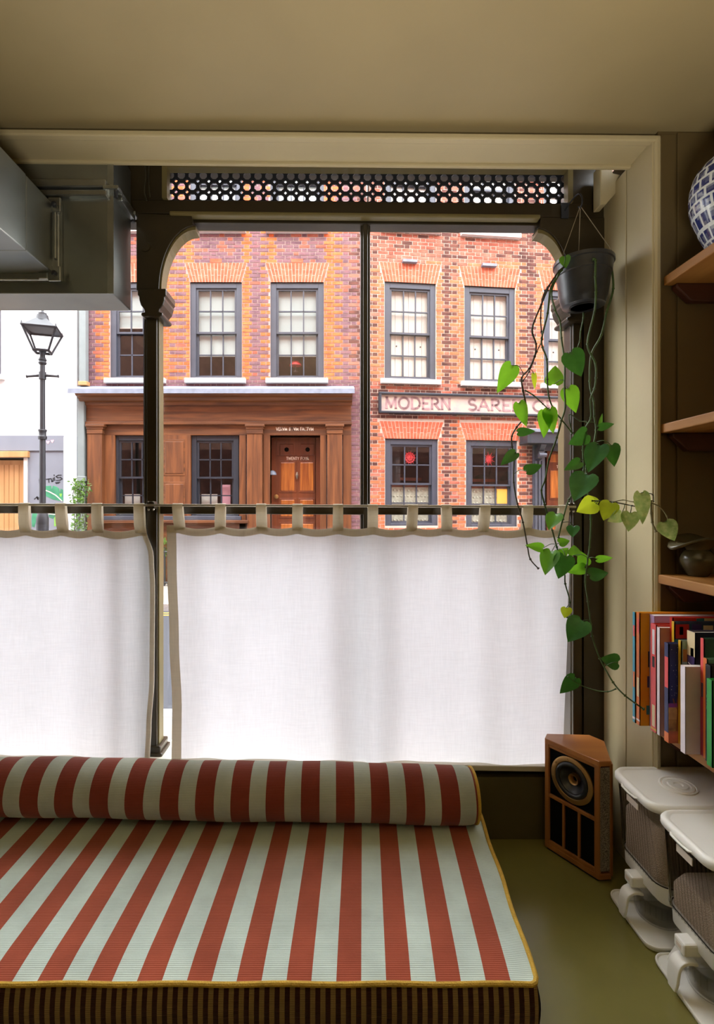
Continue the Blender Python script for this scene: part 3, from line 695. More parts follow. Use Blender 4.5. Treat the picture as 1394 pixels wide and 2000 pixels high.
pp += [mpos(UR, YFm+0.012+(YRm-YFm-0.012)*k/30)+Vector((0.002+0.002*math.sin(k*0.55), 0, 0.001)) for k in range(1, 31)]
mb = MB(); mb.tube(pp, 0.0052, 8); mb.build('piping', M['gold'], mt, smooth=True)

BC, BR = (1.522, 0.222), 0.082
bo = empty('bolster_cushion', (-0.4, 1.522, 0.14)); tag(bo, 'long round terracotta and sage striped bolster cushion with mustard piped end', 'bolster')
XE = 0.413
def bpt(x, a):
    e = max(0.0, 1-(XE-x)/0.03)
    r = BR*(1-0.07*e*e)*(1+0.018*math.sin(x*9+2*math.sin(a))+0.012*math.sin(x*23+a*2))
    ca, sa = math.cos(a), math.sin(a)
    z = BC[1]+r*sa*(0.98 if sa > 0 else 0.94)-0.018*(x-0.0)
    return Vector((x, BC[0]+r*ca, z))
NA = 40
mb = MB(); mb.grid(lambda a, b: bpt(-1.45+(XE+1.45)*a, -math.pi/2+2*math.pi*b), 120, NA, flip=True, uvfn=lambda a, b: (-1.45+(XE+1.45)*a, b*2*math.pi*BR)); mb.build('cover', M['str_b'], bo, smooth=True, ang=180)
mb = MB()
mb.grid(lambda a, b: (lambda q, c: Vector((XE+0.006*(1-a*a), c.y+(q.y-c.y)*a, c.z+(q.z-c.z)*a)))(bpt(XE, 2*math.pi*b), Vector((XE, BC[0], BC[1]-0.018*XE))), 6, NA, uvfn=lambda a, b: (0.36, a*0.08))
mb.build('end_cap', M['str_b'], bo, smooth=True, ang=180)
mb = MB(); mb.tube([bpt(XE, 2*math.pi*k/36)+Vector((0.002, 0, 0)) for k in range(36)], 0.0045, 7, closed=True); mb.build('piping', M['gold'], bo, smooth=True)

# ================================================================= loudspeaker
sp = empty('loudspeaker', (0.75, 1.55, 0.0)); tag(sp, 'small wooden corner loudspeaker with brass ringed cone standing on the olive platform', 'speaker')
plan = [Vector(p) for p in ((0.664, 1.606), (0.757, 1.458), (0.794, 1.461), (0.840, 1.586), (0.815, 1.630), (0.684, 1.638))]
HS = 0.345
def prism_z(mb, pl, z0, z1): mb.prism([Vector((p.x, p.y, z0)) for p in pl], (0, 0, z1-z0)); return mb
cen = sum(plan, Vector((0, 0)))/len(plan)
shr = lambda f: [cen+(p-cen)*f for p in plan]
_f = (plan[1]-plan[0]).normalized(); _n = Vector((-_f.y, _f.x))
if _n.dot(cen-plan[0]) < 0: _n = -_n
cabp = [plan[0]+_n*0.036+_f*0.008, plan[1]+_n*0.036-_f*0.002, plan[2]+_n*0.008, plan[3]*0.97+cen*0.03, plan[4]*0.97+cen*0.03, plan[5]*0.97+cen*0.03]
prism_z(MB(), cabp, 0.012, HS-0.012).build('cabinet', M['veneer'], sp)
prism_z(MB(), plan, HS-0.016, HS).build('top_board', wood_mat('speaker_top_veneer', lin(192, 128, 66), lin(160, 98, 48), 'X', 14, 0.35, coat=0.2), sp, bevel=0.002)
prism_z(MB(), plan, 0.006, 0.022).build('plinth', M['veneer'], sp, bevel=0.002)
prism_z(MB(), shr(0.93), 0.0, 0.006).build('foot', M['iron'], sp)
FLp, FRp = plan[0], plan[1]; uu = (FRp-FLp); W = uu.length; uu.normalize(); nn = Vector((uu.y, -uu.x))   # outward
if nn.dot(cen-FLp) > 0: nn = -nn
U3, N3, Z3 = Vector((uu.x, uu.y, 0)), Vector((nn.x, nn.y, 0)), Vector((0, 0, 1)); O3 = Vector((FLp.x, FLp.y, 0))
def sbox(u0, u1, z0, z1, n0, n1):
    mb = MB(); mb.prism([O3+U3*a+Z3*b+N3*n0 for a, b in ((u0, z0), (u1, z0), (u1, z1), (u0, z1))], N3*(n1-n0)); return mb
zr = 0.172
for (a, b, c, d) in ((0, 0.014, 0.02, HS-0.014), (W-0.014, W, 0.02, HS-0.014)):
    sbox(a, b, c, d, -0.012, 0.0).build('front_stile', M['veneer'], sp, bevel=0.0015)
for (c, d) in ((0.02, 0.032), (zr-0.005, zr+0.005), (HS-0.024, HS-0.014)):
    sbox(0.014, W-0.014, c, d, -0.012, -0.001).build('front_rail', M['veneer'], sp, bevel=0.0012)
for u in (0.062, 0.112):
    sbox(u-0.0035, u+0.0035, 0.032, zr-0.005, -0.012, -0.002).build('front_mullion', M['veneer'], sp, bevel=0.001)
bf = MB(); bc = (W*0.5, 0.250); bu0, bu1, bz0, bz1 = 0.012, W-0.012, zr+0.003, HS-0.022; nb = 48
for q in range(nb):
    def edge_pt(a):
        ca, sa = math.cos(a), math.sin(a); t = min([(bu1-bc[0])/ca if ca > 1e-6 else 9, (bu0-bc[0])/ca if ca < -1e-6 else 9, (bz1-bc[1])/sa if sa > 1e-6 else 9, (bz0-bc[1])/sa if sa < -1e-6 else 9])
        return (bc[0]+ca*t, bc[1]+sa*t)
    a0_, a1_ = 2*math.pi*q/nb, 2*math.pi*(q+1)/nb; rr_ = 0.052
    ps = [(bc[0]+rr_*math.cos(a0_), bc[1]+rr_*math.sin(a0_)), edge_pt(a0_), edge_pt(a1_), (bc[0]+rr_*math.cos(a1_), bc[1]+rr_*math.sin(a1_))]
    bf.quad(*[O3+U3*p[0]+Z3*p[1]-N3*0.008 for p in ps])
bf.build('baffle', M['black'], sp)
for (a, b) in ((0.014, 0.0585), (0.0655, 0.1085), (0.1155, W-0.014)):
    sbox(a, b, 0.032, zr-0.005, -0.012, -0.008).build('grille_cloth', M['black'], sp)
# tweed side strip on the chamfer, framed in veneer
a2, b2 = plan[1], plan[2]; e = (b2-a2).normalized(); m2 = Vector((e.y, -e.x))
if m2.dot(cen-a2) > 0: m2 = -m2
E3, M3 = Vector((e.x, e.y, 0)), Vector((m2.x, m2.y, 0)); A3 = Vector((a2.x, a2.y, 0)); LW = (b2-a2).length
mb = MB(); mb.prism([A3+E3*p+Z3*q-M3*0.004 for p, q in ((0.004, 0.03), (LW-0.004, 0.03), (LW-0.004, HS-0.02), (0.004, HS-0.02))], M3*0.003); mb.build('side_grille', M['tweed'], sp)
for (p0, p1) in ((0, 0.004), (LW-0.004, LW)):
    mb = MB(); mb.prism([A3+E3*p+Z3*q-M3*0.006 for p, q in ((p0, 0.02), (p1, 0.02), (p1, HS-0.014), (p0, HS-0.014))], M3*0.006); mb.build('side_stile', M['veneer'], sp)
# driver
dc = O3+U3*(W*0.5)+Z3*0.250-N3*0.008; ax = (U3, Z3, N3)
drv = MB(); drv.lathe([(0.052, 0.0), (0.0675, 0.0), (0.0675, 0.004), (0.065, 0.0055), (0.0545, 0.0055), (0.052, 0.003), (0.052, 0.0)], dc, 48, ax, caps=False); drv = drv.build('driver_ring', M['brass'], sp, smooth=True)
mb = MB(); prof = [(0.051, 0.002)]+[(0.0455+0.0068*math.cos(math.radians(a)), 0.003+0.006*math.sin(math.radians(a))) for a in range(0, 181, 20)]
mb.lathe(prof[1:], dc, 48, ax, caps=False); mb.build('surround', M['rubber'], drv, smooth=True, ang=180)
mb = MB(); mb.lathe([(0.038, 0.003), (0.030, -0.006), (0.022, -0.014), (0.0145, -0.020)], dc, 40, ax); mb.f = [f for f in mb.f if len(f) == 4]; mb.mi = [0]*len(mb.f); mb.build('cone', M['cone'], drv, smooth=True, ang=180)
mb = MB(); mb.lathe([(0.0165, -0.020), (0.0165, -0.007), (0.0155, -0.004), (0.0125, -0.005), (0.011, -0.012), (0.006, -0.024)], dc, 28, ax); mb.f = [f for f in mb.f if len(f) == 4]; mb.mi = [0]*len(mb.f); mb.build('phase_horn', M['brass'], drv, smooth=True, ang=60)
mb = MB(); mb.lathe([(0.0, -0.019), (0.012, -0.019)], dc, 20, ax); mb.build('throat', M['black'], drv)
for q in range(8):
    a = math.radians(q*45+12); c = dc+(U3*math.cos(a)+Z3*math.sin(a))*0.0605+N3*0.0055
    mb = MB(); mb.lathe([(0.0028, 0), (0.0024, 0.001), (0, 0.001)], c, 8, ax); mb.build('screw', M['brass'], drv)

# ================================================================= grain dispensers
def rrect(x0, x1, y0, y1, r, n=6):
    out = []
    for (cx, cy, a0) in ((x1-r, y1-r, 0), (x0+r, y1-r, 90), (x0+r, y0+r, 180), (x1-r, y0+r, 270)):
        for k in range(n+1):
            a = math.radians(a0+90*k/n); out.append(Vector((cx+r*math.cos(a), cy+r*math.sin(a))))
    return out
def loft(mb, loops, cap0=True, cap1=True):
    n = len(loops[0][0]); idx = [mb.vs([Vector((p.x, p.y, z)) for p in lp]) for lp, z in loops]
    for a, b in zip(idx, idx[1:]):
        for k in range(n): mb.face((a+k, a+(k+1) % n, b+(k+1) % n, b+k))
    if cap0: mb.face([idx[0]+k for k in reversed(range(n))])
    if cap1: mb.face([idx[-1]+k for k in range(n)])
    return mb
def dense(loop, step):
    out = []; n = len(loop)
    for k in range(n):
        a, b = loop[k], loop[(k+1) % n]; m = max(1, int((b-a).length/step))
        for j in range(m): out.append(a+(b-a)*j/m)
    return out
def ribbed(x0, x1, y0, y1, r, amp, pitch):
    lp = dense(rrect(x0, x1, y0, y1, r, 8), pitch/4); n = len(lp); out = []; s = 0.0
    for k in range(n):
        a, b, c = lp[k-1], lp[k], lp[(k+1) % n]; t = (c-a).normalized(); nv = Vector((t.y, -t.x))
        out.append(b+nv*amp*abs(math.sin(math.pi*s/pitch))); s += (c-b).length
    return out
DX, DY = 0.34, 0.190     # depth away from the aisle, width
def make_dispenser():
    r = empty('grain_dispenser', (0, 0, 0))
    # tray on the platform; front of the dispenser looks towards -x
    t = MB(); loft(t, [(rrect(-0.012, DX-0.02, 0.004, DY-0.004, 0.025), 0.0), (rrect(-0.016, DX-0.02, 0.0, DY, 0.028), 0.007), (rrect(-0.016, DX-0.02, 0.0, DY, 0.028), 0.011)]); tr_ = t.build('tray', M['wplast'], r, local=True, smooth=True, ang=35)
    t = MB(); t.tube([Vector((p.x, p.y, 0.0115)) for p in rrect(-0.014, DX-0.022, 0.002, DY-0.002, 0.026)], 0.0028, 6, closed=True); t.build('tray_rim', M['wplast'], tr_, local=True, smooth=True)
    for y0 in (DY-0.042,):         # wedge-shaped wings beside the cup
        t = MB(); q = [(0.012, 0.011), (0.13, 0.011), (0.13, 0.095), (0.075, 0.075), (0.035, 0.045)]
        t.prism([Vector((a, y0+(0.0 if y0 < 0.1 else 0.0), b)) for a, b in q], (0, 0.030, 0)); t.build('wing', M['wplast'], tr_, local=True, bevel=0.004)
    # rear pedestal carrying the hopper
    t = MB(); loft(t, [(rrect(0.13, DX-0.02, 0.02, DY-0.02, 0.02), 0.011), (rrect(0.11, DX-0.015, 0.012, DY-0.012, 0.02), 0.10)]); t.build('pedestal', M['wplast'], r, local=True, smooth=True, ang=35)
    # white funnel band below the hopper
    t = MB(); lp = [rrect(0.06, DX-0.02, 0.03, DY-0.03, 0.03, 8), rrect(0.03, DX-0.012, 0.012, DY-0.012, 0.035, 8), rrect(0.017, DX-0.008, 0.006, DY-0.006, 0.036, 8), rrect(0.016, DX-0.008, 0.005, DY-0.005, 0.036, 8)]
    loft(t, [(lp[0], 0.088), (lp[1], 0.098), (lp[2], 0.112), (lp[3], 0.150)]); t.build('funnel_band', M['wplast'], r, local=True, smooth=True, ang=50)
    t = MB(); t.tube([Vector((p.x, p.y, 0.150)) for p in rrect(0.015, DX-0.007, 0.004, DY-0.004, 0.037, 8)], 0.0014, 6, closed=True); t.build('seal', M['iron'], r, local=True)
    # ribbed smoke-tinted hopper
    t = MB(); loft(t, [(ribbed(0.012, DX-0.008, 0.005, DY-0.005, 0.036, 0.0036, 0.0105), 0.151), (ribbed(0.004, DX-0.004, 0.001, DY-0.001, 0.036, 0.0036, 0.0105), 0.336)], cap0=False, cap1=False); t.build('hopper', M['smoke'], r, local=True, smooth=True, ang=60)
    # lid
    t = MB(); o_ = lambda d: rrect(-0.008+d, DX-d, -0.003+d, DY+0.003-d, 0.04-d*0.5, 8)
    loft(t, [(o_(0.004), 0.330), (o_(0.0), 0.336), (o_(0.0), 0.346), (o_(0.004), 0.352), (o_(0.010), 0.353), (o_(0.014), 0.350), (o_(0.017), 0.3495)]); ld = t.build('lid', M['wplast'], r, local=True, smooth=True, ang=50)
    c = Vector((0.118, DY/2, 0.3495))
    t = MB(); t.lathe([(0.043, 0), (0.043, 0.003), (0.040, 0.004), (0.038, 0.001), (0.036, 0.001), (0.035, 0.004), (0.029, 0.004), (0.027, 0.002), (0.024, 0.002), (0.022, 0.005), (0.012, 0.005), (0.009, 0.002), (0, 0.002)], c, 40); t.build('dial', M['wplast'], ld, local=True, smooth=True, ang=35)
    t = MB(); t.lathe([(0.0378, 0.0013), (0.0365, 0.0020), (0.0352, 0.0013)], c, 40, caps=False); t.build('dial_groove', M['label'], ld, local=True)
    t = MB(); t.tube([(-0.005, 0.060, 0.338), (-0.011, 0.067, 0.336), (-0.012, DY/2, 0.335), (-0.011, DY-0.067, 0.336), (-0.005, DY-0.060, 0.338)], 0.0028, 6); t.build('lid_lip', M['wplast'], ld, local=True, smooth=True)
    t = MB(); t.box(0.0005, 0.0025, 0.072, 0.122, 0.300, 0.316); t.build('label_plate', M['label'], r, local=True)
    # slide button and chute
    t = MB(); t.box(-0.012, 0.03, DY/2-0.018, DY/2+0.018, 0.098, 0.126); b_ = t.build('slide_button', M['wplast'], r, local=True, bevel=0.005)
    t = MB(); t.box(-0.0125, -0.011, DY/2-0.008, DY/2+0.008, 0.108, 0.117); t.build('button_mark', M['label'], b_, local=True)
    t = MB(); loft(t, [(rrect(0.03, 0.12, DY/2-0.035, DY/2+0.035, 0.015), 0.060), (rrect(0.018, 0.13, DY/2-0.045, DY/2+0.045, 0.015), 0.098)], cap0=False, cap1=False); t.build('chute', M['clear'], r, local=True, smooth=True)
    # measuring cup with white handle
    t = MB(); cc = Vector((0.068, DY/2, 0.013)); t.lathe([(0.0, 0.0), (0.040, 0.0), (0.052, 0.006), (0.056, 0.02), (0.058, 0.062), (0.056, 0.062), (0.054, 0.02), (0.048, 0.008), (0, 0.004)], cc, 36); cup = t.build('measuring_cup', M['clear'], r, local=True, smooth=True, ang=60)
    for q in range(14):
        a = math.radians(100+q*12); t = MB(); t.tube([cc+Vector((math.cos(a)*0.0585, math.sin(a)*0.0585, 0.034)), cc+Vector((math.cos(a)*0.0595, math.sin(a)*0.0595, 0.060))], 0.0012, 4); t.build('rib', M['clear'], cup, local=True)
    # handle: flat strap folding out over the rim and down
    hp = [(0.020, 0.080), (0.004, 0.084), (-0.012, 0.080), (-0.020, 0.068), (-0.024, 0.045), (-0.026, 0.018)]
    q = catmull([Vector((a, 0, b)) for a, b in hp], 5); t = MB(); hw = 0.017
    for (sgn) in (0,):
        ra = []
        for k, p in enumerate(q):
            d = (q[min(k+1, len(q)-1)]-q[max(k-1, 0)]).normalized(); n_ = Vector((-d.z, 0, d.x))*0.0035
            w_ = hw*(1.0 if k < len(q)-5 else 1.0-0.09*(k-(len(q)-5)))
            ra.append(t.vs([p+n_+Vector((0, DY/2-w_, 0)), p+n_+Vector((0, DY/2+w_, 0)), p-n_+Vector((0, DY/2+w_, 0)), p-n_+Vector((0, DY/2-w_, 0))]))
        for a, b in zip(ra, ra[1:]):
            for k in range(4): t.face((a+k, a+(k+1) % 4, b+(k+1) % 4, b+k))
        t.face([ra[0]+k for k in (3, 2, 1, 0)]); t.face([ra[-1]+k for k in range(4)])
    t.build('cup_handle', M['wplast'], cup, local=True, bevel=0.002)
    return r
d1 = make_dispenser(); d2 = copy_tree(d1)
d1.location = (0.772, 1.2255, 0); d2.location = (0.768, 1.0245, 0)
tag(d1, 'white lidded grain dispenser with smoked ribbed hopper, the farther one beside the speaker', 'dispenser', 'grain dispensers')
tag(d2, 'white lidded grain dispenser with smoked ribbed hopper, nearest to the viewer', 'dispenser', 'grain dispensers')
for d, hgt, lab in ((d1, 0.275, 'pale pinkish grain filling the farther dispenser behind smoked plastic'), (d2, 0.215, 'cream coloured grain lying low in the nearest dispenser')):
    x0, y0 = d.location[0], d.location[1]
    t = MB(); lp = rrect(x0+0.020, x0+DX-0.012, y0+0.009, y0+DY-0.009, 0.03, 6)
    loft(t, [(lp, 0.152), (lp, hgt-0.02), ([Vector((x0+DX/2, y0+DY/2))+(p-Vector((x0+DX/2, y0+DY/2)))*0.9 for p in lp], hgt)])
    tag(t.build('grain', M['rice'], loc=(x0+DX/2, y0+DY/2, 0.152), smooth=True, ang=50), lab, 'grain', kind='stuff')

# ================================================================= shelves on the right wall
def shelf(pxy, x0, yend, lab, th=0.025):
    z = P(*pxy, yend).z
    r = empty('wall_shelf', (1.0, 1.1, z-th)); tag(r, lab, 'shelf', 'oak wall shelves on the right wall')
    MB().box(x0, 1.17, 0.55, yend, z-th, z).build('board', M['oak'], r, bevel=0.003)
    mb = MB(); q = [(x0+0.022, z-th), (x0+0.022, z-th-0.012), (x0+0.062, z-th-0.05), (1.168, z-th-0.05), (1.168, z-th)]
    mb.prism([Vector((a, yend-0.022, b)) for a, b in q], (0, 0.024, 0)); mb.build('bracket', M['oakdk'], r, bevel=0.004)
    return z
z1 = shelf((1295, 541), 0.911, 1.412, 'oak wall shelf, topmost, carrying the blue and white jar')
z2 = shelf((1290, 829), 0.903, 1.412, 'oak wall shelf, second from the top, empty at its near end')
z3 = shelf((1283, 1121), 0.893, 1.412, 'oak wall shelf, third from the top, carrying the small brown vase')
ZS = 0.4876
r = empty('wall_shelf', (1.0, 1.1, ZS-0.035)); tag(r, 'oak wall shelf, lowest one, carrying the row of books', 'shelf', 'oak wall shelves on the right wall')
MB().box(0.880, 1.17, 0.55, 1.412, ZS-0.034, ZS).build('board', M['oak'], r, bevel=0.003)
mb = MB(); mb.prism([Vector((a, 1.390, b)) for a, b in ((0.90, ZS-0.034), (0.90, ZS-0.045), (0.94, ZS-0.085), (1.168, ZS-0.085), (1.168, ZS-0.034))], (0, 0.022, 0)); mb.build('bracket', M['oakdk'], r, bevel=0.004)
# ginger jar
def jar_mat():
    k = Nt('blue_white_glaze'); b = k.b; b.inputs['Roughness'].default_value = 0.12
    uv = k.n('ShaderNodeUVMap'); mp = k.n('ShaderNodeMapping'); k.l(uv.outputs[0], mp.inputs[0]); mp.inputs['Scale'].default_value = (22, 13, 1)
    br = k.n('ShaderNodeTexBrick'); br.inputs['Color1'].default_value = lin(34, 40, 92); br.inputs['Color2'].default_value = lin(48, 56, 112); br.inputs['Mortar'].default_value = lin(214, 220, 222)
    br.inputs['Scale'].default_value = 1.0; br.inputs['Mortar Size'].default_value = 0.11; br.inputs['Brick Width'].default_value = 0.9; br.inputs['Row Height'].default_value = 0.9; br.offset = 0.5
    k.l(mp.outputs[0], br.inputs[0])
    b2 = k.n('ShaderNodeTexBrick'); b2.inputs['Color1'].default_value = (0, 0, 0, 1); b2.inputs['Color2'].default_value = (1, 1, 1, 1); b2.inputs['Mortar'].default_value = (0, 0, 0, 1)
    b2.inputs['Scale'].default_value = 1.0; b2.inputs['Mortar Size'].default_value = 0.0; b2.inputs['Brick Width'].default_value = 0.45; b2.inputs['Row Height'].default_value = 0.3; b2.inputs['Bias'].default_value = -0.45
    k.l(mp.outputs[0], b2.inputs[0])
    mx = k.n('ShaderNodeMix', data_type='RGBA'); k.l(b2.outputs[0], mx.inputs[0]); k.l(br.outputs[0], mx.inputs[6]); mx.inputs[7].default_value = lin(218, 224, 226)
    k.l(mx.outputs[2], b.inputs['Base Color']); return k.m
jr = empty('ginger_jar', (0.998, 1.25, z1)); tag(jr, 'blue and white patterned porcelain jar on the topmost shelf', 'jar')
pr = catmull([Vector((r_, 0, h)) for r_, h in ((0.062, 0.0), (0.075, 0.02), (0.102, 0.09), (0.108, 0.14), (0.098, 0.19), (0.066, 0.225), (0.045, 0.235), (0.043, 0.25))], 5)
mb = MB(); n_ = len(pr)-1
mb.grid(lambda a, b: Vector((0.998+pr[min(int(round(b*n_)), n_)].x*math.cos(2*math.pi*a), 1.25+pr[min(int(round(b*n_)), n_)].x*math.sin(2*math.pi*a), z1+pr[min(int(round(b*n_)), n_)].z)), 48, n_, uvfn=lambda a, b: (a, b)); mb.build('body', jar_mat(), jr, smooth=True, ang=180)
mb = MB(); mb.lathe([(0.046, 0.242), (0.05, 0.25), (0.045, 0.265), (0.02, 0.275), (0.012, 0.285), (0, 0.288)], (0.998, 1.25, z1), 32); mb.build('lid', jar_mat(), jr, smooth=True)
# brown vase with flaring folded lip
bv = mat('brown_glaze', lin(66, 62, 46), 0.2, col2=lin(98, 90, 66), vscale=14)
vx, vy = 0.977, 1.372
vs_ = empty('ceramic_vase', (vx, vy, z3)); tag(vs_, 'small glossy brown ceramic vase with wide folded lip on the third shelf', 'vase')
pr2 = catmull([Vector((r_, 0, h)) for r_, h in ((0.022, 0.0), (0.026, 0.004), (0.038, 0.028), (0.042, 0.046), (0.034, 0.064), (0.024, 0.074))], 5)
mb = MB(); mb.lathe([(p.x, p.z) for p in pr2], (vx, vy, z3), 32); mb.build('body', bv, vs_, smooth=True, ang=180)
mb = MB()
def lip(a, b):
    an = 2*math.pi*a; rx, ry = 0.022+b*0.052, 0.022+b*0.022
    x, y = rx*math.cos(an), ry*math.sin(an)
    h = 0.062+0.044*math.sqrt(b)-0.034*(x/0.074)**2*b+0.004*b*math.sin(an)
    return Vector((vx+x, vy+y, z3+h))
mb.grid(lip, 48, 10); lp_ = mb.build('lip', bv, vs_, smooth=True, ang=180)
sd = lp_.modifiers.new('solid', 'SOLIDIFY'); sd.thickness = 0.007; sd.offset = 0

# ================================================================= books
PG = mat('book_paper', lin(232, 222, 214), 0.8, var=0.04, vscale=200, stretch=(1, 60, 1))
def cover_mat(nm, c, c2=None, vs=18): return mat('book_cover_'+nm, lin(*c), 0.35, var=0.04, vscale=vs, col2=lin(*c2) if c2 else None)
def book(y0, y1, x, h, depth, spine, front, lab, hard=True, decor=None):
    r = empty('book', (x+depth/2, (y0+y1)/2, ZS)); tag(r, lab, 'book', 'books on the lowest shelf')
    t = 0.0022 if hard else 0.0009
    mb = MB(); mb.cur = 0; mb.box(x, x+t, y0, y1, ZS, ZS+h); mb.cur = 1; mb.box(x, x+depth, y0, y0+t, ZS, ZS+h); mb.box(x+0.0001, x+depth, y1-t, y1, ZS, ZS+h)
    cv = mb.build('cover', [spine, front], r)
    MB().box(x+t, x+depth-0.003, y0+t, y1-t, ZS+0.002, ZS+h-(0.004 if hard else 0.0005)).build('pages', PG, r)
    if decor:
        for (kind, a, b, c, d, m) in decor:      # front: x range & z range as fractions ; spine: z range
            if kind == 'f': q = MB().box(x+a*depth, x+b*depth, y0-0.0004, y0, ZS+c*h, ZS+d*h)
            else: q = MB().box(x-0.0004, x, y0+a*(y1-y0), y0+b*(y1-y0), ZS+c*h, ZS+d*h)
            q.build('print', m, cv)
    return r
C = cover_mat
wt = C('white', (236, 226, 232)); dkb = C('ink', (30, 28, 34)); yl = C('yellow', (226, 176, 40)); rdm = C('scarlet', (206, 48, 34)); tq = C('turquoise', (52, 160, 190)); orr = C('orange', (226, 118, 50)); lil = C('lilac', (190, 160, 206)); pk = C('coral', (232, 84, 84)); nv = C('navy', (34, 40, 92)); crm = C('cream', (236, 214, 170)); pur = C('purple', (70, 52, 100)); grn = C('green', (34, 150, 60)); mg = C('magenta', (176, 46, 90)); tl_ = C('teal', (56, 120, 120))
amber = C('amber', (240, 140, 20), (236, 178, 20), 5)
book(1.379, 1.391, 0.814, 0.298, 0.22, tq, yl, 'thin turquoise spined picture book, farthest in the row', decor=[('s', 0.2, 0.8, 0.32, 0.46, orr), ('s', 0.2, 0.8, 0.78, 0.88, pk), ('s', 0, 1, 0.03, 0.05, wt)])
book(1.362, 1.378, 0.816, 0.300, 0.22, orr, amber, 'orange spined picture book with amber yellow cover', decor=[('s', 0.2, 0.8, 0.25, 0.42, crm), ('s', 0.2, 0.7, 0.82, 0.94, pk), ('s', 0, 1, 0.035, 0.05, wt), ('f', 0.10, 0.17, 0.52, 0.66, dkb), ('f', 0.09, 0.16, 0.34, 0.44, pur), ('f', 0.08, 0.19, 0.10, 0.18, tl_)])
book(1.340, 1.361, 0.841, 0.297, 0.26, lil, lil, 'pale lilac folder standing behind the coral book', hard=False)
book(1.3145, 1.338, 0.830, 0.279, 0.22, pk, rdm, 'coral red spined picture book with scarlet cover', decor=[('s', 0.3, 0.7, 0.60, 0.70, dkb), ('s', 0.3, 0.7, 0.72, 0.95, wt), ('s', 0.25, 0.75, 0.05, 0.25, crm), ('s', 0, 1, 0.02, 0.035, yl)])
book(1.302, 1.3135, 0.831, 0.275, 0.20, wt, C('mauve', (206, 184, 196), (222, 150, 130), 4), 'thin white spined book beside the coral book', hard=False)
book(1.2905, 1.3012, 0.856, 0.303, 0.24, rdm, rdm, 'tall scarlet picture book set back in the row', decor=[('f', 0.25, 0.33, 0.93, 0.995, tl_), ('f', 0.33, 0.47, 0.93, 0.995, crm)])
book(1.2790, 1.2895, 0.853, 0.295, 0.24, yl, C('patchwork', (40, 36, 60), (60, 90, 110), 40), 'yellow spined book with dark patchwork cover', decor=[('f', 0.01, 0.15, 0.86, 0.98, rdm), ('f', 0.0, 0.14, 0.74, 0.85, tl_), ('f', 0.05, 0.09, 0.89, 0.96, wt), ('f', 0.3, 0.4, 0.87, 0.97, crm), ('f', 0.18, 0.28, 0.87, 0.98, pur)])
nvb = book(1.2620, 1.2780, 0.827, 0.245, 0.20, nv, nv, 'navy night sky picture book dotted with white stars', decor=[('s', 0.1, 0.9, 0.55, 0.86, pk), ('s', 0, 1, 0.0, 0.10, orr), ('f', 0.0, 0.6, 0.0, 0.12, C('rust', (196, 100, 70), (150, 80, 60), 30)), ('f', 0.0, 0.6, 0.12, 0.24, C('sand', (196, 140, 70), (120, 80, 50), 30)), ('f', 0.0, 0.6, 0.24, 0.36, C('dune', (206, 160, 90), (160, 110, 70), 30)), ('f', 0.0, 0.6, 0.36, 0.40, C('violet', (130, 50, 130)))])
cvn = nvb.children[0]
mb = MB()
rs = random.Random(4)
for q in range(46):
    a, b = rs.uniform(0.827+0.004, 0.827+0.07), ZS+rs.uniform(0.11, 0.24); s_ = rs.uniform(0.0003, 0.0008); mb.box(a-s_, a+s_, 1.2615, 1.262, b-s_, b+s_)
o = mb.build('star_print', wt, cvn); o['kind'] = 'stuff'
mb = MB(); tre = [(0.848, 0.03), (0.850, 0.07), (0.849, 0.10), (0.852, 0.13)]
mb.tube([Vector((a, 1.2617, ZS+b)) for a, b in tre], [0.004, 0.003, 0.0022, 0.001], 6); mb.tube([Vector((a, 1.2617, ZS+b)) for a, b in ((0.850, 0.08), (0.842, 0.095), (0.838, 0.11))], 0.0016, 5); mb.tube([Vector((a, 1.2617, ZS+b)) for a, b in ((0.85, 0.09), (0.858, 0.105), (0.858, 0.12))], 0.0016, 5)
mb.v = [Vector((p.x, 1.2617+(p.y-1.2617)*0.08, p.z)) for p in mb.v]
mb.build('tree_print', C('treebrown', (130, 70, 40)), cvn)
book(1.2500, 1.2610, 0.850, 0.255, 0.20, yl, C('greypic', (170, 172, 190), (120, 150, 80), 14), 'slim yellow edged picture book with grey cover', decor=[('f', 0.02, 0.10, 0.80, 0.92, C('ochre', (176, 110, 50)))])
wb = book(1.2225, 1.2490, 0.864, 0.282, 0.20, pur, C('plum', (48, 34, 58)), 'thick purple book with cream topped spine', decor=[('s', 0, 1, 0.79, 1.0, crm), ('s', 0.15, 0.55, 0.79, 0.86, dkb), ('f', 0.15, 0.30, 0.86, 0.95, C('brownpic', (120, 76, 60)))])
mb = MB(); lettering(mb, 'Weir', (0.8635, 1.231, ZS+0.205), (0, 0, -1), (0, 1, 0), (-1, 0, 0), 0.013, 0.06, 0.16, depth=0.0005); mb.build('title', wt, wb.children[0])
book(1.2050, 1.2215, 0.829, 0.206, 0.15, wt, C('pinkwhite', (216, 196, 204)), 'short white paperback, palest book in the row', hard=False)
book(1.1920, 1.2040, 0.864, 0.275, 0.20, pk, C('forest', (30, 70, 76), (70, 120, 84), 20), 'pink spined picture book with dark teal cover', decor=[('s', 0, 1, 0.0, 0.5, mg), ('s', 0.2, 0.8, 0.5, 0.62, pur)])
book(1.1780, 1.1910, 0.861, 0.232, 0.20, orr, C('mint', (120, 170, 160), (90, 130, 60), 14), 'orange edged picture book with mint and green cover')
gb = book(1.1600, 1.1770, 0.856, 0.222, 0.19, dkb, dkb, 'black spined book with green lettering near the right edge')
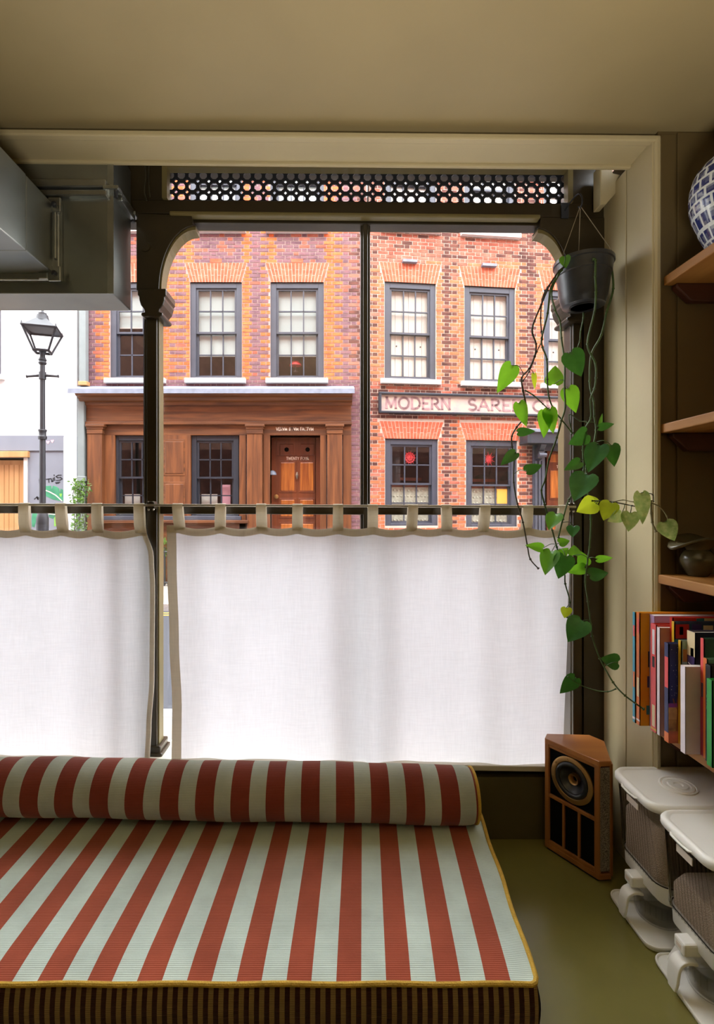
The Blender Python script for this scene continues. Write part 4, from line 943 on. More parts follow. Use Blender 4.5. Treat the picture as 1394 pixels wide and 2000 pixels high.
mb = MB(); lettering(mb, 'our', (0.8555, 1.1640, ZS+0.155), (0, 0, -1), (0, 1, 0), (-1, 0, 0), 0.012, 0.035, 0.2, depth=0.0005)
mb.build('title', grn, gb.children[0])
book(1.1420, 1.1590, 0.846, 0.195, 0.19, grn, grn, 'bright green book at the near end of the row')
# ================================================================= hanging pothos
pot_c = P(1139, 512, 1.56)
pl = empty('hanging_pothos', (pot_c.x, pot_c.y, pot_c.z-0.14)); tag(pl, 'trailing pothos in a charcoal plastic pot hung by wires beside the right reveal', 'houseplant')
def crop1(p, Y=None): return (940+p[0]/3.3325, 480+p[1]/3.3325)
def crop2(p): return (980+p[0]/3.872, 940+p[1]/3.872)
R0 = 0.083
mb = MB(); mb.lathe([(0.056, -0.136), (0.060, -0.134), (0.064, -0.122), (0.066, -0.116), (0.067, -0.110), (0.076, -0.045), (0.079, -0.042), (0.082, -0.012), (0.086, -0.010), (0.086, 0.0), (0.082, 0.0), (0.078, -0.03), (0.0, -0.03)], pot_c, 40); mb.build('pot', M['pot'], pl, smooth=True, ang=35)
mb = MB(); mb.lathe([(0.0, -0.022), (0.055, -0.020), (0.078, -0.028)], pot_c, 24); mb.build('soil', M['soil'], pl, smooth=True)
mb = MB(); mb.lathe([(0.036, -0.1362), (0.036, -0.1392), (0.040, -0.1392), (0.040, -0.1362)], pot_c, 28); mb.build('pot_foot', M['pot'], pl)
hook = P(1133, 402, 1.56)
for a in (200, 320, 75):
    e = pot_c+Vector((math.cos(math.radians(a))*0.083, math.sin(math.radians(a))*0.083, 0.0))
    mb = MB(); mb.tube([hook, e, e-Vector((0, 0, 0.012))], 0.0011, 5); mb.build('hanger_wire', M['wire'], pl)
mb = MB(); hk = [Vector((hook.x, YW-0.004, hook.z+0.045)), Vector((hook.x, 1.62, hook.z+0.05)), Vector((hook.x, 1.575, hook.z+0.045)), Vector((hook.x, 1.552, hook.z+0.025)), Vector((hook.x, 1.548, hook.z+0.004)), Vector((hook.x, 1.560, hook.z-0.006)), Vector((hook.x, 1.572, hook.z+0.004))]
mb.tube(catmull(hk, 5), 0.0025, 6); mb.box(hook.x-0.012, hook.x+0.012, YW-0.008, YW-0.004, hook.z+0.02, hook.z+0.07)
tag(mb.build('wall_hook', M['iron'], smooth=True, ang=50), 'black iron hook on the dark jamb holding the hanging pot', 'hook')
stems = []     # (points, radius, material)
def strand(pts, Ys, r=0.0024, m='stem', crop=crop1):
    q = []
    n = len(pts)
    for k, p in enumerate(pts):
        px, py = crop(p) if crop else p
        t = k/(n-1); 
        yy = lerp_tab([(i/(len(Ys)-1), y) for i, y in enumerate(Ys)], t)
        q.append(P(px, py, yy))
    sm = catmull(q, 6); stems.append(sm)
    r *= 1.18
    mb = MB(); mb.tube(sm, [r*(1.0-0.35*k/len(sm)) for k in range(len(sm))], 6)
    for k in range(0, len(sm), 6):      # nodes
        d = (sm[min(k+1, len(sm)-1)]-sm[max(k-1, 0)]).normalized()*0.0016
        mb.tube([sm[k]-d, sm[k]+d], r*1.28, 6)
    mb.build('stem', M[m], pl, smooth=True, ang=60)
    return sm
S1 = [(532, 142), (505, 165), (470, 215), (440, 262), (390, 380), (330, 540), (355, 640), (345, 720), (310, 800), (262, 860), (270, 940), (290, 1040), (285, 1110), (230, 1180), (198, 1240), (200, 1310), (212, 1380), (210, 1540), (235, 1680), (270, 1800), (300, 1960), (318, 2040), (370, 2100)]
strand(S1, [1.52, 1.49, 1.48, 1.50, 1.51, 1.53], 0.0024, 'stemdk')
strand([(525, 150), (490, 200), (430, 270), (395, 350), (385, 470), (390, 560), (395, 610), (360, 690), (310, 820), (268, 880)], [1.52, 1.495, 1.49, 1.49], 0.0021, 'stemdk')
strand([(286, 942), (340, 975), (400, 1030), (432, 1060)], [1.49, 1.47], 0.0017)
strand([(522, 160), (495, 195), (450, 280), (430, 440), (392, 600), (397, 660), (425, 740), (428, 870), (440, 990), (480, 1080), (520, 1130), (590, 1220)], [1.52, 1.48, 1.47, 1.48, 1.50], 0.0025, 'stem')
S4 = [(500, 190), (455, 300), (480, 420), (510, 490), (520, 600), (540, 760), (540, 930), (545, 1050), (520, 1140), (490, 1250), (440, 1390), (415, 1520), (390, 1590), (410, 1680), (430, 1750), (460, 1850), (490, 1960), (510, 2040), (540, 2130), (545, 2200), (575, 2320), (558, 2420)]
strand(S4, [1.50, 1.49, 1.47, 1.45, 1.46, 1.50, 1.54, 1.56], 0.0025, 'stem')
strand([(725, 88), (742, 95), (740, 200), (745, 300), (735, 430), (690, 640), (740, 760), (745, 860), (735, 930), (710, 1000), (712, 1120), (670, 1200), (660, 1330), (665, 1460), (640, 1560), (570, 1650), (530, 1780), (500, 1900)], [1.477, 1.465, 1.46, 1.46, 1.45, 1.47], 0.0028, 'stem')
S6a = [(832, 118), (845, 135), (857, 280), (815, 430), (780, 580), (715, 710), (705, 880), (715, 960), (730, 1010), (735, 1110), (745, 1200), (730, 1300), (715, 1390), (680, 1440), (690, 1600), (712, 1780), (704, 1960)]
S6 = [crop1(p) for p in S6a]+[crop2(p) for p in ((650, 580), (640, 670), (630, 760), (650, 910), (672, 1080), (682, 1170), (740, 1340), (840, 1520), (930, 1620), (1070, 1722))]
strand(S6, [1.545, 1.51, 1.49, 1.48, 1.48, 1.46, 1.42, 1.345], 0.0026, 'stem', None)
strand([(860, 1570), (800, 1590), (710, 1582), (590, 1540), (500, 1478)], [1.39, 1.44], 0.0017, 'stem', crop2)
strand([(720, 1660), (800, 1662), (880, 1672), (980, 1692), (1060, 1705), (1100, 1690)], [1.44, 1.41, 1.385], 0.0016, 'stemdk')
strand([(860, 1668), (920, 1655), (990, 1668), (1100, 1680)], [1.42, 1.385], 0.0012, 'stempl')
strand([(1098, 1672), (1160, 1700), (1205, 1760), (1213, 1805)], [1.385, 1.36], 0.0013, 'stempl')
strand([(1102, 1660), (1105, 1740), (1112, 1800), (1135, 1860)], [1.385, 1.37], 0.0026, 'stempl')
strand([(1055, 1630), (1085, 1612), (1115, 1622), (1120, 1665)], [1.385, 1.38], 0.0012, 'stemdk')
strand([(661, 425), (663, 470), (645, 560), (640, 620), (618, 682)], [1.60, 1.60], 0.0022)
strand([(590, 1220), (570, 1100), (640, 1140), (680, 1145), (690, 1160)], [1.50, 1.47], 0.0015)
LEAF = [(-0.26, -0.045), (-0.42, 0.03), (-0.5, 0.16), (-0.49, 0.32), (-0.41, 0.5), (-0.29, 0.68), (-0.14, 0.86), (0.0, 1.0)]
allst = [p for s in stems for p in s]
def leaf(base, tip, wpx, m, Y, dY=0.0, roll=None, pet=True, curl=0.10):
    rnd = random.Random(int(base[0]*7+base[1]*13))
    A = P(base[0], base[1], Y); B = P(tip[0], tip[1], Y+dY)
    ax = (B-A); L = ax.length; ax.normalize()
    view = Vector((A.x, A.y, A.z-EYE)).normalized()
    sd = ax.cross(view).normalized(); 
    roll = rnd.uniform(-32, 32) if roll is None else roll
    c, s = math.cos(math.radians(roll)), math.sin(math.radians(roll))
    nrm = ax.cross(sd).normalized()
    sd2 = sd*c+nrm*s; nr2 = nrm*c-sd*s
    if nr2.dot(view) > 0: nr2 = -nr2
    Wd = wpx*Y/1000/max(0.6, c)
    mb = MB(); rows = []
    for k, (hx, t) in enumerate(LEAF):
        hw = -hx*Wd*(1.0); tt = max(t, 0.0)
        bend = -curl*L*(tt**2)
        row = []
        for f in (-1, -0.62, -0.28, 0, 0.28, 0.62, 1):
            yb = t if abs(f) > 0.01 else max(0.0, t)
            if k == 0 and abs(f) < 0.3: yb = 0.03
            up = 0.16*abs(f)*hw+0.03*hw*math.sin(5*t+f*3)
            row.append(A+ax*L*yb+sd2*f*hw+nr2*(up+bend))
        rows.append(mb.vs(row))
    for a, b in zip(rows, rows[1:]):
        for k in range(6): mb.face((a+k, a+k+1, b+k+1, b+k))
    lf = mb.build('leaf', M[m], pl, smooth=True, ang=180)
    if pet:
        tgt = min(allst, key=lambda p: (p-A).length)
        d = (tgt-A).length
        if d > 0.004:
            mid = (A+tgt)/2+Vector((0, -0.006, 0.18*d)); a2 = A+ax*L*0.03
            mb = MB(); mb.tube(catmull([tgt, mid, a2], 6), 0.0011, 5); mb.build('petiole', M['stem'], lf, smooth=True)
for a in (
 ((1001, 712), (972.4, 766.6), 36, 'leaf1', 1.475), ((1112, 687), (1137, 735), 42, 'leaf0', 1.445), ((1081.6, 752), (1084, 712), 35, 'leaf1', 1.50),
 ((1108, 757), (1126, 806), 34, 'leaf1', 1.475), ((1013, 785), (1027, 834), 26, 'leaf1', 1.485), ((1072, 797), (1080, 847), 28, 'leaf1', 1.465), ((1064, 802), (1063, 855), 28, 'leaf1', 1.475),
 ((1010, 844), (1047, 842), 18, 'leaf0', 1.475), ((1008, 883), (977, 908), 23, 'leaf0', 1.475), ((1026, 921), (1060, 906), 23, 'leaf0', 1.47),
 ((1147, 846), (1112, 868), 34, 'leaf0', 1.455), ((1171, 868), (1147, 921), 42, 'leaf0', 1.465), ((1193, 868), (1200, 911), 30, 'leaf0', 1.45), ((1168, 835), (1202, 828), 16, 'leaf0', 1.45),
 ((1134, 901), (1102, 918), 23, 'leaf0', 1.44), ((1147, 926), (1119, 977), 50, 'leaf0', 1.43), ((1162, 981), (1126, 1000), 38, 'leaf2', 1.44), ((1163, 985), (1147, 967), 20, 'leaf2', 1.45),
 ((1194, 981), (1177, 1016), 36, 'leaf2', 1.415), ((1214, 1004), (1187, 1019), 25, 'leaf3', 1.405), ((1231, 1000), (1228, 1038), 33, 'leaf3', 1.395), ((1251, 961), (1258, 1024), 29, 'leaf3', 1.375), ((1297, 1018), (1318, 1058), 36, 'leaf3', 1.355),
 ((1087, 1003), (1070, 1034), 30, 'leaf1', 1.47), ((1120, 1027), (1117, 1049), 24, 'leaf0', 1.47), ((1061, 1071), (1027, 1064), 19, 'leaf1', 1.51), ((1078, 1075), (1062, 1122), 36, 'leaf1', 1.49),
 ((1104, 1084), (1091, 1131), 39, 'leaf0', 1.47), ((1091, 1061), (1113, 1055), 19, 'leaf1', 1.50), ((1121, 1085), (1121, 1064), 24, 'leaf1', 1.49), ((1143, 1105), (1131, 1075), 25, 'leaf1', 1.49), ((1143, 1108), (1106, 1118), 23, 'leaf1', 1.485),
 ((1150, 1124), (1189, 1117), 28, 'leaf0', 1.455), ((1164, 1092), (1199, 1090), 15, 'leaf1', 1.46), ((1106, 1186), (1103, 1208), 21, 'leaf2', 1.53), ((1138, 1211), (1108, 1253), 46, 'leaf0', 1.44),
 ((1208, 1294), (1173, 1286), 32, 'leaf0', 1.40), ((1125, 1322), (1093, 1356), 29, 'leaf0', 1.44), ((1103, 500), (1104.5, 524), 21, 'leaf1', 1.505), ((1042, 729), (1045, 761), 10, 'leaf2', 1.47),
 ((1172, 830), (1175, 807), 7, 'leaf1', 1.46), ((1094, 1084), (1110, 1070), 19, 'leaf1', 1.505)):
    leaf(a[0], a[1], a[2], a[3], a[4], dY=random.uniform(-0.012, 0.012))
# uplighter body added to carry the fill light, unseen behind the viewer
cl = empty('added_uplighter', (0.15, -0.45, -0.45)); tag(cl, 'added floor uplighter for fill light, unseen behind the viewer', 'lamp')
mb = MB(); mb.lathe([(0.14, -0.45), (0.14, -0.43), (0.015, -0.42), (0.015, 0.35), (0.05, 0.36)], (0.15, -0.45, 0), 24); mb.build('pole', M['iron'], cl, smooth=True, ang=40)
mb = MB(); mb.lathe([(0.04, 0.36), (0.20, 0.40), (0.36, 0.50), (0.365, 0.50), (0.21, 0.39), (0.04, 0.35)], (0.15, -0.45, 0), 32); mb.build('bowl', M['sill'], cl, smooth=True, ang=40)
# ================================================================= street
ZP, ZR = -0.49, -0.60
mb = MB(); mb.box(-16, 16, 3.95, 8.2, ZR-0.1, ZR); road = struct(mb, 'road', M['asphalt'])
for y in (7.86, 8.02):
    MB().box(-16, 16, y, y+0.055, ZR, ZR+0.004).build('yellow_line', M['yellow'], road)
struct(MB().box(-16, 16, 1.80, 3.80, ZR-0.1, ZP), 'pavement_near', M['paving']); struct(MB().box(-16, 16, 8.35, 14.5, ZR-0.1, ZP), 'pavement_far', M['paving'])
struct(MB().box(-16, 16, 3.80, 3.95, ZR-0.1, ZP+0.002), 'kerb_near', M['kerb']); struct(MB().box(-16, 16, 8.2, 8.35, ZR-0.1, ZP+0.002), 'kerb_far', M['kerb'])

class Facade:
    def __init__(s, name, X0, Y0, th, label):
        s.X0, s.Y0, s.c, s.s = X0, Y0, math.cos(th), math.sin(th)
        s.root = empty(name, (X0, Y0, ZP), th); tag(s.root, label, 'building')
    def uz(s, px, py, n=0.0):
        k = (px-650)/1000
        u = (k*s.Y0+k*n*s.c-s.X0+n*s.s)/(s.c-k*s.s); Yw = s.Y0+u*s.s+n*s.c
        return u, EYE-(py-990)/1000*Yw-ZP
    def rect(s, x0, x1, y0, y1, n=0.0):
        """pixel rectangle -> u0,u1,z0,z1 on the plane n (heights read at mid width)"""
        xm = (x0+x1)/2
        return s.uz(x0, y0, n)[0], s.uz(x1, y0, n)[0], s.uz(xm, y1, n)[1], s.uz(xm, y0, n)[1]
    def box(s, mb, x0, x1, y0, y1, n0, n1):
        u0, u1, za, zb = s.rect(x0, x1, y0, y1, n0); mb.box(u0, u1, n0, n1, za, zb); return mb
    def part(s, name, x0, x1, y0, y1, n0, n1, m, parent=None, bevel=0.0):
        return s.box(MB(), x0, x1, y0, y1, n0, n1).build(name, m, parent or s.root, local=True, bevel=bevel)
    def holes_cells(s, u0, u1, z0, z1, holes, n0, n1, name, m, parent):
        us = sorted({u0, u1, *[h for a in holes for h in a[:2] if u0 < h < u1]}); zs = sorted({z0, z1, *[h for a in holes for h in a[2:4] if z0 < h < z1]})
        mb = MB()
        for a, b in zip(us, us[1:]):
            for c, d in zip(zs, zs[1:]):
                um, zm = (a+b)/2, (c+d)/2
                if any(h[0] < um < h[1] and h[2] < zm < h[3] for h in holes): continue
                mb.box(a, b, n0, n1, c, d)
        return mb.build(name, m, parent, local=True)

BRK = {}
def brick_mesh(L, mname):
    key = (round(L, 4), mname)
    if key not in BRK:
        mb = MB(); h = 0.065; c = 0.003
        i = mb.vs([(0, 0.03, 0), (L, 0.03, 0), (L, 0.03, h), (0, 0.03, h), (c, 0, c), (L-c, 0, c), (L-c, 0, h-c), (c, 0, h-c)])
        for f in ((4, 5, 6, 7), (0, 1, 5, 4), (1, 2, 6, 5), (2, 3, 7, 6), (3, 0, 4, 7)): mb.face([i+k for k in f])
        me = bpy.data.meshes.new('brick'); me.from_pydata([tuple(v) for v in mb.v], [], mb.f); me.materials.append(M[mname]); BRK[key] = me
    return BRK[key]
def lay_bricks(F, wall, u0, u1, z0, z1, gaps, colour, focus, nmax=290):
    """Flemish bond; gaps are trapezoids (z0,z1,ua_bottom,ub_bottom,ua_top,ub_top)"""
    full, rest = [], []
    CH = 0.075; nrow = int((z1-z0)/CH); rnd = random.Random(5)
    for r in range(nrow):
        z = z0+r*CH; zm = z+0.032
        cuts = []
        for g in gaps:
            if g[0] < zm+0.02 and zm-0.02 < g[1]:
                t = min(1, max(0, (zm-g[0])/(g[1]-g[0]))); cuts.append((g[2]+(g[4]-g[2])*t, g[3]+(g[5]-g[3])*t))
        u = u0-(0.17 if r % 2 else 0.0); hdr = False
        while u < u1:
            L = 0.1025 if hdr else 0.215; segs = [(max(u, u0), min(u+L, u1))]
            for a, b in cuts:
                ns = []
                for p, q in segs:
                    if q <= a or p >= b: ns.append((p, q))
                    else:
                        if p < a-0.01: ns.append((p, a-0.008))
                        if q > b+0.01: ns.append((b+0.008, q))
                segs = ns
            for p, q in segs:
                if q-p < 0.025: continue
                mn = colour((p+q)/2, z, r, rnd)
                if abs((q-p)-L) < 1e-6: full.append((p, z, L, mn))
                else: rest.append((p, z, q-p, mn))
            u += L+0.0105; hdr = not hdr
    full.sort(key=lambda b: (b[2] < 0.2, (b[0]-focus[0])**2+(b[1]-focus[1])**2))
    for (p, z, L, mn) in full[:nmax]:
        o = bpy.data.objects.new('brick', brick_mesh(L, mn)); COL.objects.link(o); o.parent = wall; o.location = (p, -0.001+rnd.uniform(-0.003, 0.003), z)
    names = sorted({b[3] for b in full+rest}); mb = MB()
    for (p, z, L, mn) in full[nmax:]+rest:
        mb.cur = names.index(mn); dn = rnd.uniform(-0.003, 0.003)-0.001; h = 0.065; c = 0.003
        i = mb.vs([(p, 0.03, z), (p+L, 0.03, z), (p+L, 0.03, z+h), (p, 0.03, z+h), (p+c, dn, z+c), (p+L-c, dn, z+c), (p+L-c, dn, z+h-c), (p+c, dn, z+h-c)])
        for f in ((4, 5, 6, 7), (0, 1, 5, 4), (1, 2, 6, 5), (2, 3, 7, 6), (3, 0, 4, 7)): mb.face([i+k for k in f])
    o = mb.build('brickwork', [M[k] for k in names], wall, local=True); o['kind'] = 'stuff'

def flat_arch(F, xb0, xb1, xt0, xt1, ytop, ybot, key=True, m='bk_ar'):
    xm = (xb0+xb1)/2
    ub0, _ = F.uz(xb0, ybot); ub1, _ = F.uz(xb1, ybot); ut0, _ = F.uz(xt0, ytop); ut1, _ = F.uz(xt1, ytop)
    zb = F.uz(xm, ybot)[1]; zt = F.uz(xm, ytop)[1]
    mb = MB(); mb.prism([(ub0, 0.001, zb), (ub1, 0.001, zb), (ut1, 0.001, zt), (ut0, 0.001, zt)], (0, 0.05, 0)); A = mb.build('brick_arch', M['mortar_w'], F.root, local=True)
    n = 17; g = 0.0058
    for k in range(n):
        a, b = k/n, (k+1)/n
        B0, B1, T0, T1 = ub0+(ub1-ub0)*a, ub0+(ub1-ub0)*b, ut0+(ut1-ut0)*a, ut0+(ut1-ut0)*b
        sp_ = 0.36 if k % 2 else 0.64; H = zt-zb
        for f0, f1 in ((0.0, sp_), (sp_, 1.0)):
            l = lambda p, q, f: p+(q-p)*f
            zz0, zz1 = zb+H*f0+(0 if f0 == 0 else g), zb+H*f1-g
            mb = MB(); mb.prism([(l(B0, T0, f0)+g, -0.004, zz0), (l(B1, T1, f0)-g, -0.004, zz0), (l(B1, T1, f1)-g, -0.004, zz1), (l(B0, T0, f1)+g, -0.004, zz1)], (0, 0.03, 0))
            mb.build('voussoir', M[m], A, local=True)
    if key:
        um = (ut0+ut1)/2; w_ = (ut1-ut0)/n*1.6
        MB().box(um-w_, um+w_, -0.008, 0.03, zt, zt+0.075).build('key_brick', M[m], A, local=True)
    return (zb, zt+0.002, ub0-0.01, ub1+0.01, ut0-0.01, ut1+0.01)

def sash(F, x0, x1, y0, y1, paint, inner=None, arch_w=0.115, name='window', ncol=3, nrow=4, meet=2, n0=0.03, sill=True):
    u0, u1, za, zb = F.rect(x0, x1, y0, y1, 0.0)
    w_ = (u1-u0); fw = w_*0.105
    mb = MB(); mb.box(u0, u0+fw, n0, n0+0.12, za, zb); mb.box(u1-fw, u1, n0, n0+0.12, za, zb); mb.box(u0+fw, u1-fw, n0, n0+0.12, zb-fw, zb); mb.box(u0+fw, u1-fw, n0, n0+0.12, za, za+0.055)
    wn = mb.build(name, paint, F.root, local=True, bevel=0.006)
    a0, a1, b0, b1 = u0+fw, u1-fw, za+0.055, zb-fw; H = (b1-b0); zm = b0+H*(nrow-meet)/nrow; st = 0.045; bar = 0.024
    for (lo, hi, nn, rows) in ((zm-0.02, b1, n0+0.03, meet), (b0, zm+0.02, n0+0.075, nrow-meet)):
        mb = MB(); mb.box(a0, a0+st, nn, nn+0.04, lo, hi); mb.box(a1-st, a1, nn, nn+0.04, lo, hi); mb.box(a0+st, a1-st, nn, nn+0.04, lo, lo+0.04); mb.box(a0+st, a1-st, nn, nn+0.04, hi-0.04, hi)
        for k in range(1, ncol):
            u = a0+st+(a1-a0-2*st)*k/ncol; mb.box(u-bar/2, u+bar/2, nn+0.004, nn+0.036, lo+0.04, hi-0.04)
        for k in range(1, rows):
            z = lo+0.04+(hi-lo-0.08)*k/rows; mb.box(a0+st, a1-st, nn+0.004, nn+0.036, z-bar/2, z+bar/2)
        mb.build('sash', paint, wn, local=True)
        for k in range(ncol):
            for r in range(rows):
                ua = a0+st+(a1-a0-2*st)*k/ncol; ub = a0+st+(a1-a0-2*st)*(k+1)/ncol; zc = lo+0.04+(hi-lo-0.08)*r/rows; zd = lo+0.04+(hi-lo-0.08)*(r+1)/rows
                g = bar/2-0.002
                MB().box(ua+g*(k > 0), ub-g*(k < ncol-1), nn+0.018, nn+0.022, zc+g*(r > 0), zd-g*(r < rows-1)).build('pane', M['glass'], wn, local=True)
    if inner: inner(F, wn, a0, a1, b0, b1, n0+0.10)
    if sill:
        MB().box(u0-0.09, u1+0.09, -0.10, 0.06, za-0.10, za).build('window_sill', M['stone'], F.root, local=True, bevel=0.006)
    return (u0, u1, za, zb)
def blind(frac):
    def fn(F, wn, a0, a1, b0, b1, n):
        MB().box(a0, a1, n+0.04, n+0.05, b1-(b1-b0)*frac, b1).build('blind', M['blind'], wn, local=True)
        if frac < 0.99: MB().box(a0, a1, n+0.037, n+0.053, b1-(b1-b0)*frac-0.02, b1-(b1-b0)*frac).build('blind_rail', M['shutter'], wn, local=True)
    return fn
def shutters(F, wn, a0, a1, b0, b1, n):
    m_ = (b1-b0)/2
    for (lo, hi) in ((b0, b0+m_-0.004), (b0+m_+0.004, b1)):
        for k in range(6):
            ua, ub = a0+(a1-a0)*k/6, a0+(a1-a0)*(k+1)/6
            MB().box(ua+0.003, ub-0.003, n+0.03, n+0.055, lo, hi).build('shutter_board', M['shutter'], wn, local=True)
    for u in (a0+(a1-a0)*0.2, a0+(a1-a0)*0.8):
        mb = MB(); mb.lathe([(0.016, 0), (0.014, 0.012), (0, 0.014)], (u, n+0.03, b0+m_*0.74), 10, (Vector((1, 0, 0)), Vector((0, 0, 1)), Vector((0, -1, 0)))); mb.build('shutter_knob', M['iron'], wn, local=True)

# ---------------------------------------------------------------- number twenty four: plum and orange brick house over oak shopfront
A = Facade('brick_house', -5.1, 10.5, 0.0, 'plum and orange brick house with carved oak shopfront, behind the window column')
uA = lambda px: A.uz(px, 900)[0]; zA = lambda py: A.uz(500, py)[1]
UA0, UA1 = uA(165), uA(716); ZTOP = 9.6
wins = []
for (x0, x1, y0, y1, fr) in ((215, 316, 551, 740, 0.42), (371, 472, 551, 740, 0.74), (528, 632, 551, 740, 0.74)):
    wins.append(sash(A, x0, x1, y0, y1, M['wgrey'], blind(fr)))
for (x0, x1) in ((215, 316), (371, 472), (528, 632)):
    wins.append(sash(A, x0, x1, 258, 447, M['wgrey'], blind(1.0)))
arches = [flat_arch(A, x0+1, x1-1, x0-10, x1+10, 513, 551) for (x0, x1) in ((215, 316), (371, 472), (528, 632))]
shop_open = [A.rect(224, 308, 850, 1012), A.rect(372, 467, 850, 1012), A.rect(527, 625, 851, 1140)]
holes = wins+shop_open
wallA = A.holes_cells(UA0, UA1, -0.05, ZTOP, holes, 0.006, 0.25, 'wall', M['mortar'], A.root)
shell = MB(); D_ = 4.0
shell.box(UA0, UA0+0.2, 0.25, D_, -0.05, ZTOP); shell.box(UA1-0.2, UA1, 0.25, D_, -0.05, ZTOP); shell.box(UA0, UA1, D_, D_+0.2, -0.05, ZTOP); shell.box(UA0, UA1, 0.0, D_+0.2, ZTOP, ZTOP+0.2)
shell.box(UA0+0.2, UA1-0.2, 0.25, D_, zA(766)-0.1, zA(766)+0.1)
shell.build('shell', M['roomdk'], A.root, local=True)
def colA(u, z, r, rnd):
    px = 650+(u+A.X0)/10.5*1000; tooth = 4.5 if r % 2 else -4.5
    py = 990-(z+ZP-EYE)/10.5*1000
    if py > 742: return 'bk_pu'
    if 690+tooth < px: return 'bk_br' if rnd.random() < 0.5 else 'bk_rd'
    for a, b in ((190, 215), (316, 337), (352, 371), (472, 490), (510, 528), (632, 655)):
        if a+(tooth if a in (190, 352, 510) else -3) < px < b+(-tooth if b in (337, 490, 655) else 3): return 'bk_or'
    return 'bk_rd' if rnd.random() < 0.14 else 'bk_pu'
gaps = [(h[2]-0.002, h[3]+0.002, h[0], h[1], h[0], h[1]) for h in wins]+arches+[(-0.2, zA(776), UA0-0.5, uA(682), UA0-0.5, uA(682))]
lay_bricks(A, wallA, UA0, UA1, arches[1][1]-92*0.075, zA(258), gaps, colA, A.uz(500, 600))
tlw = Vector((A.X0, A.Y0, ZP))+Vector((A.uz(577, 724, 0.3)[0], 0.32, A.uz(577, 726, 0.3)[1]))
tl0 = empty('table_lamp', tlw); tag(tl0, 'small table lamp with red shade inside the upper window over the oak doorway', 'lamp')
mb = MB(); mb.lathe([(0.05, 0), (0.05, 0.01), (0.015, 0.02), (0.012, 0.14)], tlw, 16); mb.build('stand', M['iron'], tl0, smooth=True)
mb = MB(); mb.lathe([(0.13, 0.13), (0.12, 0.16), (0.07, 0.22), (0.0, 0.23)], tlw, 20); mb.build('shade', M['redstar'], tl0, smooth=True)
# oak shopfront -------------------------------------------------------------
OF, OV = M['oakfront'], M['oakfrontv']
def Ap(name, x0, x1, y0, y1, n0, n1=0.012, m=OF, parent=None, bevel=0.008): return A.part(name, x0, x1, y0, y1, n0, n1, m, parent, bevel)
sf = Ap('shopfront', 166, 686, 826, 850, -0.06)       # architrave board
sfm = MB()
Ap('frieze', 168, 686, 790, 823, -0.10, parent=sf); Ap('architrave_moulding', 166, 687, 823, 829, -0.14, parent=sf)
# cornice profile
mb = MB(); u0_, _ = A.uz(150, 780, -0.3); u1_, _ = A.uz(688, 780, -0.3)
prof = [(0.0, 792), (-0.12, 792), (-0.14, 786), (-0.22, 782), (-0.26, 776), (-0.36, 772), (-0.40, 766), (0.0, 764)]
mb.prism([(u0_, n, A.uz(400, py, n)[1]) for n, py in prof], (u1_-u0_, 0, 0)); mb.build('cornice', OF, sf, local=True)
mb = MB(); mb.prism([(u0_-0.12, n, A.uz(400, py, n)[1]) for n, py in ((0.0, 754), (-0.30, 757), (-0.42, 759), (-0.43, 768), (0.0, 764))], (u1_-u0_+0.16, 0, 0)); mb.build('lead_flashing', M['lead'], A.root, local=True)
for (x0, x1) in ((168, 201), (480, 514), (637, 670)):
    p_ = Ap('pilaster', x0+2, x1-2, 846, 1145, -0.15, m=OV, parent=sf); Ap('capital', x0-2, x1+2, 828, 833, -0.20, parent=p_); Ap('capital', x0, x1, 833, 838, -0.175, parent=p_); Ap('capital', x0+1, x1-1, 838, 847, -0.165, parent=p_)
for (x0, x1, y0, y1) in ((201, 224, 850, 1010), (308, 316, 850, 1010), (316, 372, 850, 1010), (467, 480, 850, 1145), (514, 527, 850, 1145), (625, 637, 850, 1145), (670, 686, 850, 1145), (166, 170, 850, 1145)):
    Ap('post', x0, x1, y0, y1, -0.06, m=OV, parent=sf, bevel=0.004)
for (y0, y1) in ((862, 925), (945, 1005)):
    q = Ap('panel', 322, 358, y0, y1, -0.078, -0.05, m=OV, parent=sf, bevel=0.012)
    Ap('panel_moulding', 319, 361, y0-4, y1+4, -0.068, -0.05, m=OF, parent=sf, bevel=0.004)
Ap('sill_rail', 196, 484, 1016, 1022, -0.20, parent=sf); Ap('window_board', 200, 470, 1008, 1016, -0.16, m=M['wgrey'], parent=sf)
Ap('stall_riser', 200, 480, 1022, 1145, -0.06, m=OF, parent=sf)
for (x0, x1) in ((214, 286), (300, 380), (394, 470)): Ap('panel', x0, x1, 1036, 1130, -0.085, -0.05, m=OF, parent=sf, bevel=0.012)
for (x0, x1) in ((222, 310), (374, 466)):
    def dimroom(F, wn, a0, a1, b0, b1, n):
        MB().box(a0+0.05, a0+0.5*(a1-a0), n+0.1, n+0.12, b0, b0+0.42).build('white_board', M['shutter'], wn, local=True)
        MB().box(a0+0.45, a1-0.12, n+0.16, n+0.18, b0, b0+0.62).build('pink_board', M['pinkink'], wn, local=True)
    sash(A, x0, x1, 851, 1010, M['wdark'], dimroom, n0=0.0, sill=False)
